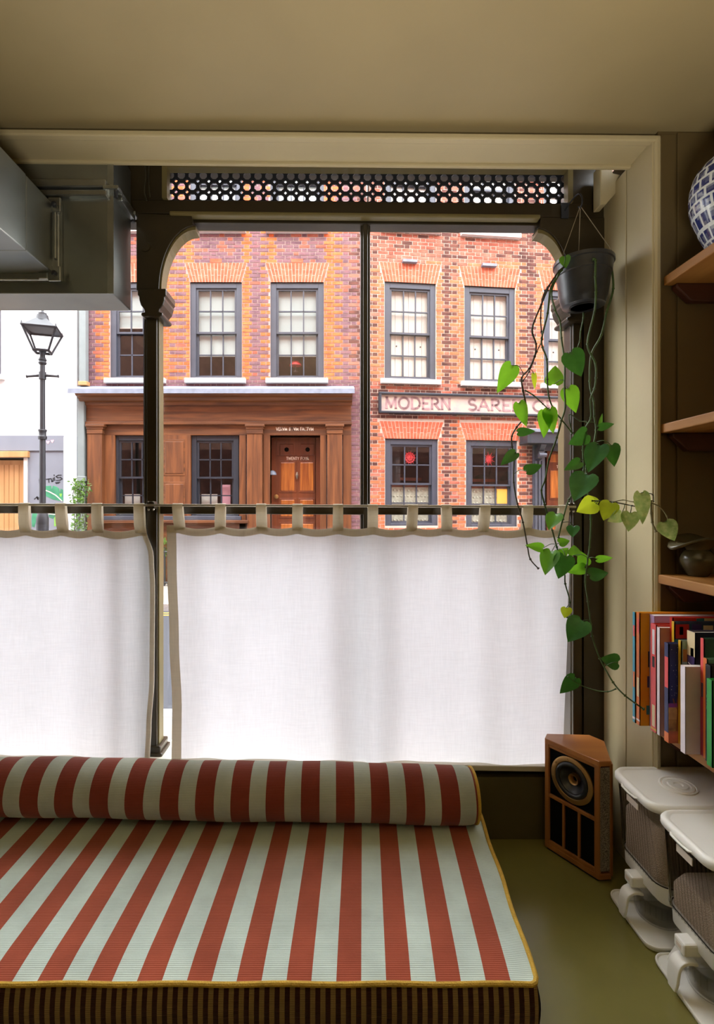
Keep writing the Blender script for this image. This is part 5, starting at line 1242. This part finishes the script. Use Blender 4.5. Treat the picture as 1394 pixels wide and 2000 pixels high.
# door recess
dr = Ap('door', 536, 616, 890, 1140, 0.36, 0.42, m=M['doorwood'])
du0, du1, dza, dzb = A.rect(527, 625, 851, 1140, 0.0)
mb = MB(); mb.box(du0-0.02, du0, 0.0, 0.45, dza, dzb); mb.box(du1, du1+0.02, 0.0, 0.45, dza, dzb); mb.box(du0, du1, 0.0, 0.45, dzb, dzb+0.02); mb.box(du0, du0+0.10, 0.34, 0.45, dza, dzb); mb.box(du1-0.10, du1, 0.34, 0.45, dza, dzb)
mb.build('door_reveal', M['doorwood'], A.root, local=True)
tp_ = Ap('transom_panel', 536, 616, 855, 890, 0.36, 0.42, m=M['doorwood'])
for (x0, x1, y0, y1) in ((546, 573, 867, 889), (587, 614, 867, 889)):
    q = Ap('panel', x0, x1, y0, y1, 0.345, 0.37, m=M['doorwood'], parent=tp_, bevel=0.015)
    u_, z_ = A.uz((x0+x1)/2, (y0+y1)/2, 0.34); mb = MB(); mb.lathe([(0.05, 0), (0.045, 0.01), (0.015, 0.014), (0, 0.016)], (u_, 0.345, z_), 8, (Vector((1, 0, 0)), Vector((0, 0, 1)), Vector((0, -1, 0)))); mb.build('rosette', M['black'], tp_, local=True)
for (x0, x1, y0, y1) in ((547, 576, 902, 960), (585, 613, 902, 960), (547, 576, 975, 1010), (585, 613, 975, 1010), (547, 576, 1022, 1110), (585, 613, 1022, 1110)):
    Ap('panel_moulding', x0-2, x1+2, y0-2, y1+2, 0.348, 0.37, m=M['doorwood'], parent=dr, bevel=0.004)
    Ap('panel', x0+1, x1-1, y0+1, y1-1, 0.338, 0.37, m=M['burl'], parent=dr, bevel=0.015)
u_, z_ = A.uz(580, 931, 0.34); mb = MB(); mb.tube([(u_, 0.34, z_+0.09), (u_, 0.315, z_+0.08), (u_-0.015, 0.31, z_+0.03), (u_, 0.31, z_-0.06), (u_+0.015, 0.31, z_+0.03), (u_, 0.315, z_+0.07)], 0.014, 6); mb.build('knocker', M['rod'], dr, local=True, smooth=True)
u_, z_ = A.uz(540, 970, 0.34); mb = MB(); mb.lathe([(0.03, 0), (0.02, 0.03), (0.045, 0.05), (0.045, 0.07), (0, 0.085)], (u_, 0.36, z_), 16, (Vector((1, 0, 0)), Vector((0, 0, 1)), Vector((0, -1, 0)))); mb.build('door_knob', M['brass'], dr, local=True, smooth=True)
u_, z_ = A.uz(532, 924, 0.15); mb = MB(); mb.lathe([(0.085, 0.0), (0.08, 0.03), (0.06, 0.07), (0.02, 0.095), (0.0, 0.10)], (u_, 0.15, z_-0.04), 16); mb.tube([(u_, 0.15, z_+0.05), (u_-0.06, 0.17, z_+0.03)], 0.012, 6)
mb.build('wall_lantern', M['lead'], A.root, local=True, smooth=True)
mb = MB(); u_, z_ = A.uz(539, 841, -0.065); u2_, _ = A.uz(612, 841, -0.065)
lettering(mb, 'VERVM IPSVM FACTVM', (u_, -0.0605, z_), (1, 0, 0), (0, 0, 1), (0, -1, 0), 0.066, u2_-u_, 0.17, 0.10); mb.build('motto_lettering', M['whiteink'], sf, local=True)
mb = MB(); u_, z_ = A.uz(559, 898, 0.352); u2_, _ = A.uz(603, 898, 0.352)
lettering(mb, 'TWENTY FOUR', (u_, 0.3595, z_), (1, 0, 0), (0, 0, 1), (0, -1, 0), 0.058, u2_-u_, 0.18); mb.build('number_lettering', M['whiteink'], dr, local=True)

# ---------------------------------------------------------------- right-hand red brick house with painted sign
B = Facade('brick_house', 0.072*10.5, 10.5, math.radians(6.5), 'red brick house with a faded painted sign board, right of the centre mullion')
uB = lambda px, py=900: B.uz(px, py)[0]
UB0, UB1 = 0.0, B.uz(1330, 900)[0]
winsB = []
UPW = ((751, 851, 552, 742), (907, 1006, 560, 747), (1062, 1160, 568, 752))
for (x0, x1, y0, y1) in UPW: winsB.append(sash(B, x0, x1, y0, y1, M['wgrey'], shutters))
for (x0, x1, y0, y1) in ((751, 851, 262, 446), (907, 1006, 275, 456), (1062, 1160, 287, 464)): winsB.append(sash(B, x0, x1, y0, y1, M['wgrey'], shutters))
def lower(i):
    def fn(F, wn, a0, a1, b0, b1, n):
        H = b1-b0; um = (a0+a1)/2
        # pressed glass screen across the lower sash: each square a boss
        cols, rows = 12, 6
        MB().box(a0, a1, n+0.03, n+0.04, b0, b0+H*0.46).build('glass_screen', M['textglass'], wn, local=True)
        mb = MB()
        for c in range(cols):
            for r_ in range(rows):
                cu = a0+(a1-a0)*(c+0.5)/cols; cz = b0+H*0.46*(r_+0.5)/rows; rr = (a1-a0)/cols*0.36
                mb.lathe([(rr, 0), (rr*0.6, 0.012), (0, 0.016)], (cu, n+0.03, cz), 6, (Vector((1, 0, 0)), Vector((0, 0, 1)), Vector((0, -1, 0))))
        o = mb.build('glass_boss', M['textglass'], wn, local=True); o['kind'] = 'stuff'
        MB().box(a0, a1, n+0.02, n+0.06, b0+H*0.46, b0+H*0.49).build('screen_rail', M['doorwood'], wn, local=True)
        MB().box(a0+0.05, a1-0.05, n+0.5, n+0.52, b0+H*0.56, b0+H*0.60).build('back_shelf', M['doorwood'], wn, local=True)
        # red paper star hung in the top middle pane
        mb = MB(); c = Vector((um, n+0.03, b0+H*0.84)); rr = 0.135
        if i == 0:
            for q in range(14):
                a = 2*math.pi*q/14; mb.tube([c, c+Vector((math.cos(a)*rr, 0, math.sin(a)*rr*1.1))], [0.02, 0.004], 5)
            mb.tube([c+Vector((math.cos(2*math.pi*q/24)*rr*0.72, 0, math.sin(2*math.pi*q/24)*rr*0.75)) for q in range(24)], 0.014, 5, closed=True)
            mb.tube([c+Vector((math.cos(2*math.pi*q/24)*rr*0.38, 0, math.sin(2*math.pi*q/24)*rr*0.4)) for q in range(24)], 0.016, 5, closed=True)
        else:
            for q in range(18):
                a = 2*math.pi*q/18; mb.tube([c, c+Vector((math.cos(a)*rr*(1 if q % 2 else 0.7), -0.01, math.sin(a)*rr*1.2*(1 if q % 2 else 0.7)))], [0.016, 0.003], 5)
        mb.build('paper_star', M['redstar'], wn, local=True)
        if i == 1:
            MB().box(a0+(a1-a0)*0.70, a0+(a1-a0)*0.95, n+0.01, n+0.025, b0+H*0.26, b0+H*0.45).build('lit_pane', M['lit'], wn, local=True)
    return fn
LOW = ((752, 855, 857, 1027), (910, 1010, 860, 1029))
for i, (x0, x1, y0, y1) in enumerate(LOW): winsB.append(sash(B, x0, x1, y0, y1, M['wgrey'], lower(i), sill=False))
archB = []
for (x0, x1, y0, y1) in UPW: archB.append(flat_arch(B, x0-1, x1+1, x0-10, x1+10, y0-38, y0, key=True))
for (x0, x1, y0, y1) in LOW: archB.append(flat_arch(B, x0-1, x1+1, x0-11, x1+11, y0-34, y0, key=False))
for (x0, x1, y0, y1) in UPW:      # small hood over each key brick
    B.part('key_hood', (x0+x1)/2-14, (x0+x1)/2+14, y0-46, y0-41, -0.09, 0.02, M['lead'])
doorB = B.rect(1042, 1150, 868, 1140, 0.0)
holesB = winsB+[doorB]
wallB = B.holes_cells(UB0, UB1, -0.05, ZTOP, holesB, 0.006, 0.25, 'wall', M['mortar_c'], B.root)
shell = MB(); shell.box(UB0+0.5, UB0+0.7, 0.25, D_, -0.05, ZTOP); shell.box(UB0, UB0+0.6, 0.25, 0.3, -0.05, ZTOP); shell.box(UB1-0.2, UB1, 0.25, D_, -0.05, ZTOP); shell.box(UB0+0.5, UB1, D_, D_+0.2, -0.05, ZTOP); shell.box(UB0+0.5, UB1, 0.0, D_+0.2, ZTOP, ZTOP+0.2)
zfl = B.uz(900, 790)[1]; shell.box(UB0+0.6, UB1-0.2, 0.25, D_, zfl-0.1, zfl+0.1)
shell.build('shell', M['roomdk'], B.root, local=True)
def colB(u, z, r, rnd):
    # back to pixel columns on the facade
    Yw = B.Y0+u*B.s; px = 650+(B.X0+u*B.c)/Yw*1000; py = 990-(z+ZP-EYE)/Yw*1000; tooth = 4.5 if r % 2 else -4.5
    if px < 733+tooth: return 'bk_br' if rnd.random() < 0.75 else 'bk_rd'
    for c in (879, 1034, 1190):
        if abs(px-c) < 11+tooth*0.7 and not 752 < py < 822: return 'bk_br' if rnd.random() < 0.85 else 'bk_rd'
    if 750 < py < 826: return 'bk_br' if rnd.random() < 0.6 else 'bk_rd'
    if py < 515: return 'bk_rd' if rnd.random() < 0.82 else 'bk_br'
    return 'bk_or2' if rnd.random() < 0.88 else 'bk_rd'
gapsB = [(h[2]-0.002, h[3]+0.002, h[0], h[1], h[0], h[1]) for h in winsB]+archB+[(-0.1, doorB[3]+0.02, doorB[0]-0.01, doorB[1], doorB[0]-0.01, doorB[1])]
lay_bricks(B, wallB, UB0, UB1, (archB[1][1] % 0.075)-0.075, B.uz(722, 262)[1], gapsB, colB, B.uz(880, 620))
# sign board
su0, sza = B.uz(742, 806, -0.05); su1, szb = B.uz(1240, 770, -0.05); sz1 = B.uz(742, 767, -0.05)[1]
sg = MB(); sg.box(su0, su1, -0.05, 0.0, sza+0.03, sz1-0.03); sg = sg.build('sign_board', M['signface'], B.root, local=True)
for (a, b, c, d) in ((su0-0.03, su1, sz1-0.035, sz1+0.01), (su0-0.03, su1, sza-0.01, sza+0.035), (su0-0.03, su0+0.02, sza, sz1)):
    MB().box(a, b, -0.11, 0.0, c, d).build('sign_frame', M['wdark'], sg, local=True, bevel=0.01)
mb = MB(); la, lz = B.uz(752, 797, -0.052); lb, _ = B.uz(880, 797, -0.052)
lettering(mb, 'MODERN', (la, -0.05, lz), (1, 0, 0), (0, 0, 1), (0, -1, 0), 0.225, lb-la, 0.2, 0.13)
la, _ = B.uz(914, 797, -0.052); lb, _ = B.uz(1016, 797, -0.052); lettering(mb, 'SAREE', (la, -0.05, lz), (1, 0, 0), (0, 0, 1), (0, -1, 0), 0.225, lb-la, 0.2, 0.13)
la, _ = B.uz(1040, 797, -0.052); lb, _ = B.uz(1180, 797, -0.052); lettering(mb, 'CENTRE', (la, -0.05, lz), (1, 0, 0), (0, 0, 1), (0, -1, 0), 0.225, lb-la, 0.2, 0.13)
mb.build('sign_lettering', M['signink'], sg, local=True)
# painted door case
dcase = B.part('door_case', 1042, 1064, 870, 1140, -0.06, 0.14, M['wgrey'], bevel=0.006)
for (x0, x1, n) in ((1045, 1049, -0.085), (1052, 1056, -0.085), (1058, 1062, -0.085)): B.part('flute', x0, x1, 900, 1140, n, -0.05, M['wgrey'], dcase, bevel=0.004)
B.part('door_case', 1102, 1122, 850, 1140, -0.06, 0.14, M['wgrey'], bevel=0.006); B.part('door_head', 1042, 1122, 866, 880, -0.04, 0.14, M['wgrey'], bevel=0.006)
B.part('canopy', 1030, 1130, 843, 866, -0.34, 0.02, M['wdark'], bevel=0.01); B.part('canopy_lead', 1028, 1132, 838, 844, -0.38, 0.02, M['lead'], bevel=0.006)
for xc in (1050, 1112):
    u_, z_ = B.uz(xc, 872, -0.06); mb = MB(); hw = 0.06
    q = [(0.0, 0.06), (-0.24, 0.06), (-0.25, 0.0), (-0.20, -0.06), (-0.15, -0.12), (-0.17, -0.19), (-0.11, -0.26), (0.0, -0.30)]
    mb.prism([(u_-hw, -0.06+a, z_+b) for a, b in q], (2*hw, 0, 0)); ck = mb.build('console_bracket', M['wdark'], B.root, local=True, bevel=0.01)
    mb = MB(); mb.tube([(u_-hw-0.02, -0.25, z_-0.20), (u_+hw+0.02, -0.25, z_-0.20)], 0.045, 12); mb.build('scroll', M['wgrey'], ck, local=True, smooth=True, ang=50)
d_ = B.part('door', 1068, 1104, 872, 1140, 0.10, 0.16, M['doorwood'])
for (x0, x1, y0, y1) in ((1073, 1100, 886, 904), (1075, 1100, 918, 974), (1075, 1100, 998, 1100)):
    B.part('panel_moulding', x0-2, x1+2, y0-2, y1+2, 0.088, 0.11, M['doorwood'], d_, bevel=0.004); B.part('panel', x0, x1, y0+1, y1-1, 0.078, 0.11, M['burl'], d_, bevel=0.012)
B.part('door', 1104, 1140, 872, 1140, 0.11, 0.16, M['doorwood'])
mb = MB(); la, lz = B.uz(1087, 914, 0.09); lettering(mb, 'TWENTY', (la, 0.0995, lz), (1, 0, 0), (0, 0, 1), (0, -1, 0), 0.055, 0.30, 0.2)
la, lz = B.uz(1090, 985, 0.09); lettering(mb, 'TRA', (la, 0.0995, lz), (1, 0, 0), (0, 0, 1), (0, -1, 0), 0.055, 0.15, 0.2); mb.build('door_lettering', M['whiteink'], d_, local=True)
u_, z_ = B.uz(1052, 836, -0.2); mb = MB(); mb.lathe([(0.04, 0), (0.055, 0.12), (0.065, 0.12), (0.065, 0.15), (0.05, 0.15), (0, 0.14)], (0, 0, 0), 16)
potw = B.root.matrix_basis @ Vector((u_, -0.2, B.uz(1052, 838, -0.2)[1]))
tag(mb.build('flower_pot', M['terracotta'], loc=(0, 0, 0)), 'small terracotta flower pot standing on the door canopy', 'pot').location = potw

# ---------------------------------------------------------------- white rendered building on the left
Cc = Facade('rendered_house', -8.0, 10.45, 0.0, 'white rendered building with grey base and pine door at the far left')
UC0, UC1 = Cc.uz(-420, 900)[0], Cc.uz(150, 900)[0]
zb_ = Cc.uz(70, 851)[1]; gd = Cc.rect(-120, 52, 893, 1140)
wlc = Cc.rect(-98, 2, 600, 733)
Cc.holes_cells(UC0, UC1, zb_, ZTOP-0.6, [wlc], 0.0, 0.25, 'wall', M['render'], Cc.root)
Cc.holes_cells(UC0, UC1, -0.05, zb_, [gd], -0.02, 0.25, 'grey_base', M['renderg'], Cc.root)
sash(Cc, -98, 2, 600, 733, M['wgrey'], blind(0.5))
Cc.part('base_step', -420, 124, 851, 880, -0.05, 0.0, M['renderg']); Cc.part('return_pier', 124, 150, 853, 1140, -0.055, 0.0, mat('pale_grey_render', lin(214, 218, 226), 0.85, var=0.04, vscale=3)); Cc.part('upper_return', 124, 150, 440, 853, -0.03, 0.0, M['render'])
MB().box(UC0, UC1, 0.25, 3.0, -0.05, ZTOP-0.6).build('shell', M['roomdk'], Cc.root, local=True)
gdr = Cc.part('pine_door', -120, 46, 899, 1140, 0.14, 0.18, M['pine'])
for k in range(17):
    x = -118+k*9.7; Cc.part('plank', x+0.4, x+9.3, 908, 1140, 0.115, 0.15, M['pine'], gdr)
Cc.part('door_post', 46, 53, 893, 1140, -0.05, 0.2, M['stone']); Cc.part('door_hood', -120, 54, 881, 893, -0.10, 0.0, M['pine'], bevel=0.01)
# hearts, graffiti and the painted banana leaves
gf = Cc.part('graffiti', 53.5, 123.5, 884, 1140, -0.024, 0.0, M['renderg'])
def stroke(mb, pts, wpx):
    q = [Vector((Cc.uz(a, b, -0.024)[0], Cc.uz(a, b, -0.024)[1])) for a, b in pts]; t = wpx*0.0105/2
    for p0, p1 in zip(q, q[1:]):
        d = (p1-p0).normalized(); nn_ = Vector((-d.y, d.x))*t; e = d*t*0.6
        mb.prism([Vector((a.x, -0.024, a.y)) for a in (p0-e+nn_, p0-e-nn_, p1+e-nn_, p1+e+nn_)], (0, -0.003, 0))
mb = MB(); sc4 = lambda a, b: (a/7.744, 840+b/7.744)
for st in ([(700, 745), (775, 735)], [(738, 742), (740, 790)], [(778, 742), (785, 778), (803, 772), (806, 728)], [(822, 715), (828, 762)], [(817, 678), (821, 688)], [(928, 682), (880, 684), (850, 702), (870, 722), (920, 718), (938, 738), (910, 756), (852, 762)], [(840, 797), (905, 786)], [(850, 806), (890, 802)], [(596, 748), (604, 820), (612, 876)], [(520, 1045), (560, 1012), (575, 1050), (560, 1010), (600, 1035), (620, 1030), (600, 1055)]):
    stroke(mb, [sc4(*p) for p in st], 2.2)
mb.build('spray_lettering', M['paint_blk'], gf, local=True)
def flat(name, pts, m, dn=0.003, parent=gf):
    mb = MB(); mb.prism([Vector((Cc.uz(a, b, -0.024)[0], -0.024, Cc.uz(a, b, -0.024)[1])) for a, b in [sc4(*p) for p in pts]], (0, -dn, 0)); return mb.build(name, m, parent, local=True)
flat('painted_leaf', [(640, 850), (700, 848), (770, 840), (785, 895), (800, 840), (860, 858), (895, 885), (905, 950), (918, 885), (955, 905), (956, 1075), (900, 1070), (800, 1050), (700, 1000), (640, 980)], M['mural_g'])
flat('painted_leaf', [(500, 1230), (560, 1225), (560, 1290), (575, 1300), (540, 1400), (520, 1470), (485, 1460), (480, 1330)], M['mural_g'])
flat('painted_leaf', [(735, 1230), (870, 1215), (956, 1220), (956, 1300), (850, 1290), (800, 1345), (740, 1320)], M['mural_g'])
flat('painted_leaf', [(820, 1310), (858, 1310), (862, 1450), (818, 1455)], M['mural_g2'])
flat('painted_leaf', [(900, 960), (940, 960), (930, 1010), (905, 1000)], M['mural_g2'], 0.004)
flat('leaf_rib', [(690, 905), (760, 930), (850, 980), (945, 1070), (935, 1078), (840, 992), (750, 942), (690, 917)], M['whiteink'], 0.0045)
flat('leaf_rib', [(735, 1262), (850, 1275), (850, 1284), (735, 1272)], M['whiteink'], 0.0045)
hp_ = Cc.root
mb = MB()
for (cx, cy) in ((725, 185), (790, 168)):
    q = [(cx-26, cy-8), (cx-14, cy-22), (cx, cy-10), (cx+14, cy-24), (cx+27, cy-10), (cx+4, cy+28)]
    mb.prism([Vector((Cc.uz(a, b, -0.05)[0], -0.05, Cc.uz(a, b, -0.05)[1])) for a, b in [sc4(*p) for p in q]], (0, -0.004, 0))
mb.build('painted_hearts', M['pinkink'], Cc.root, local=True)['kind'] = 'stuff'
# rainwater pipe between the two houses
pp_ = empty('drainpipe', P(158, 1140, 10.3)); tag(pp_, 'pale grey green rainwater pipe between the white house and the brick house', 'pipe')
def pr_(x0, x1, y0, y1, Y, th, nm, m=M['pipe'], par=pp_, bv=0.01):
    mb = MB(); rect(mb, x0, x1, y0, y1, Y, th); return mb.build(nm, m, par, bevel=bv)
pr_(154, 167, 430, 748, 10.34, 0.14, 'pipe'); pr_(152, 169, 744, 752, 10.32, 0.16, 'collar', M['pine']); pr_(151, 164, 778, 935, 10.32, 0.13, 'pipe'); pr_(150, 166, 930, 940, 10.30, 0.16, 'collar'); pr_(151, 164, 938, 1138, 10.32, 0.13, 'pipe')
# leafy climber at its foot
cp = empty('climbing_plant', P(152, 1130, 10.15)); tag(cp, 'leafy green climber growing up the foot of the drainpipe', 'plant')
rs = random.Random(9); mb = MB(); lv = MB()
for q in range(9):
    x = rs.uniform(142, 168); pts = [P(152+rs.uniform(-4, 4), 1138, 10.12)]
    for y in (1090, 1040, 1000, 965, 945): pts.append(P(x+rs.uniform(-9, 9), y+rs.uniform(-8, 8), 10.15+rs.uniform(-0.2, 0.05)))
    sm = catmull(pts, 4); mb.tube(sm, 0.006, 5)
    for p in sm[3:]:
        for _ in range(4):
            d = Vector((rs.uniform(-1, 1), rs.uniform(-1, 0.3), rs.uniform(-0.7, 0.8))).normalized(); s_ = d.cross(Vector((rs.uniform(-1, 1), rs.uniform(-1, 1), rs.uniform(-1, 1)))).normalized()
            L = rs.uniform(0.05, 0.10); c = p+d*0.03
            i = lv.vs([c, c+d*L*0.5+s_*L*0.22, c+d*L, c+d*L*0.5-s_*L*0.22]); lv.face((i, i+1, i+2, i+3))
mb.build('stem', M['stemdk'], cp, smooth=True); o = lv.build('foliage', M['shrub'], cp); o['kind'] = 'stuff'
# iron railing with planter under the oak shopfront (seen between the curtains)
rl = empty('iron_railing', P(320, 1140, 10.1)); tag(rl, 'short black iron railing below the oak shopfront, seen between the curtains', 'railing')
for k in range(8):
    c = P(300+k*7, 1146, 10.1); mb = MB(); mb.tube([c, c+Vector((0, 0, 0.72))], 0.014, 6); mb.build('bar', M['iron'], rl, smooth=True)
for y in (1078, 1138):
    mb = MB(); mb.tube([P(297, y, 10.1), P(352, y, 10.1)], 0.018, 6); mb.build('rail', M['iron'], rl, smooth=True)
bx = empty('shrub', P(322, 1080, 10.3)); tag(bx, 'small clipped green shrub behind the iron railing', 'shrub')
lv = MB(); c0 = P(322, 1068, 10.28)
for q in range(260):
    d = Vector((rs.gauss(0, 1), rs.gauss(0, 1), rs.gauss(0, 1))).normalized(); p = c0+d*rs.uniform(0.06, 0.15); s_ = d.cross(Vector((rs.uniform(-1, 1), rs.uniform(-1, 1), 0.3))).normalized(); L = 0.06
    i = lv.vs([p, p+d*L*0.5+s_*L*0.25, p+d*L, p+d*L*0.5-s_*L*0.25]); lv.face((i, i+1, i+2, i+3))
lv.build('foliage', M['shrub'], bx)['kind'] = 'stuff'
mb = MB(); mb.tube([c0-Vector((0, 0, 0.82)), c0], 0.02, 6); mb.build('trunk', M['stemdk'], bx)

# ---------------------------------------------------------------- street lamp
YL = 8.5; px0 = 83
base = P(px0, 990, YL); base.z = ZP
lp = empty('street_lamp', base); tag(lp, 'black cast iron street lamp with tapered glass lantern in front of the white house', 'street lamp')
zl_ = lambda py: EYE-(py-990)*YL/1000
X = base.x; k_ = YL/1000
def ring(prof, nm, m=M['iron'], n=20):
    mb = MB(); mb.lathe([(r*k_, zl_(py)) for r, py in prof], (X, YL, 0), n); return mb.build(nm, m, lp, smooth=True, ang=40)
ring([(17, 1175), (17, 1120), (13, 1110), (11, 1060), (9, 1050), (11, 1040), (11, 1025), (9, 1012)], 'pedestal')
ring([(7, 1040), (9, 1034), (11, 1024), (11, 1012), (9, 1004), (7.5, 1000)], 'bulb')
ring([(5.8, 1002), (5.2, 852), ], 'post'); ring([(7.6, 858), (8, 853), (6.4, 851), (6.6, 844), (8, 841), (7.4, 839)], 'collar'); ring([(5.0, 845), (4.6, 735)], 'post')
ring([(6.5, 741), (6.5, 727)], 'collar'); ring([(4.6, 730), (4.4, 703)], 'post'); ring([(6, 712), (7.5, 709), (6, 706), (7.5, 703), (6, 700), (5, 698), (4.5, 692), (7, 685)], 'collar')
mb = MB(); mb.tube([P(px0-31, 735, YL), P(px0-28, 735, YL), P(px0, 733, YL), P(px0+28, 735, YL), P(px0+31, 735, YL)], [0.028, 0.018, 0.026, 0.018, 0.028], 8); mb.build('ladder_bar', M['iron'], lp, smooth=True)
# lantern: square frustum turned a quarter
def sq(r, py, rot=62): return [Vector((X+r*k_*math.cos(math.radians(rot+90*q)), YL+r*k_*math.sin(math.radians(rot+90*q)), zl_(py))) for q in range(4)]
top, bot = sq(41, 645), sq(18.5, 687)
for q in range(4):
    mb = MB(); mb.tube([top[q], bot[q]], 0.016, 6); mb.build('lantern_bar', M['iron'], lp); mb = MB(); mb.tube([top[q], top[(q+1) % 4]], 0.022, 6); mb.build('lantern_rim', M['iron'], lp); mb = MB(); mb.tube([bot[q], bot[(q+1) % 4]], 0.022, 6); mb.build('lantern_rim', M['iron'], lp)
    mb = MB(); a, b, c, d = bot[q], bot[(q+1) % 4], top[(q+1) % 4], top[q]; mb.quad(a, b, c, d); mb.build('lantern_pane', M['lampglass'], lp)
    mb = MB(); mb.tube([top[q], top[q]+Vector((0, 0, 0.06))], [0.022, 0.004], 6); mb.build('lantern_spike', M['iron'], lp)
rf0, rf1 = sq(41, 645), sq(13, 624); mb = MB()
i = mb.vs(rf0); j = mb.vs(rf1)
for q in range(4): mb.face((i+q, i+(q+1) % 4, j+(q+1) % 4, j+q))
mb.face((j, j+1, j+2, j+3)); mb.face((i+3, i+2, i+1, i)); mb.build('lantern_roof', M['iron'], lp)
ring([(13, 627), (11, 621), (10, 616), (7.5, 616), (7.5, 612), (3, 610), (2, 606), (0, 603)], 'finial')
ring([(0, 690), (6, 689), (6.5, 686), (5, 684), (4.5, 660), (3, 652), (0, 650)], 'lamp_mantle', M['lampglass'], 12)
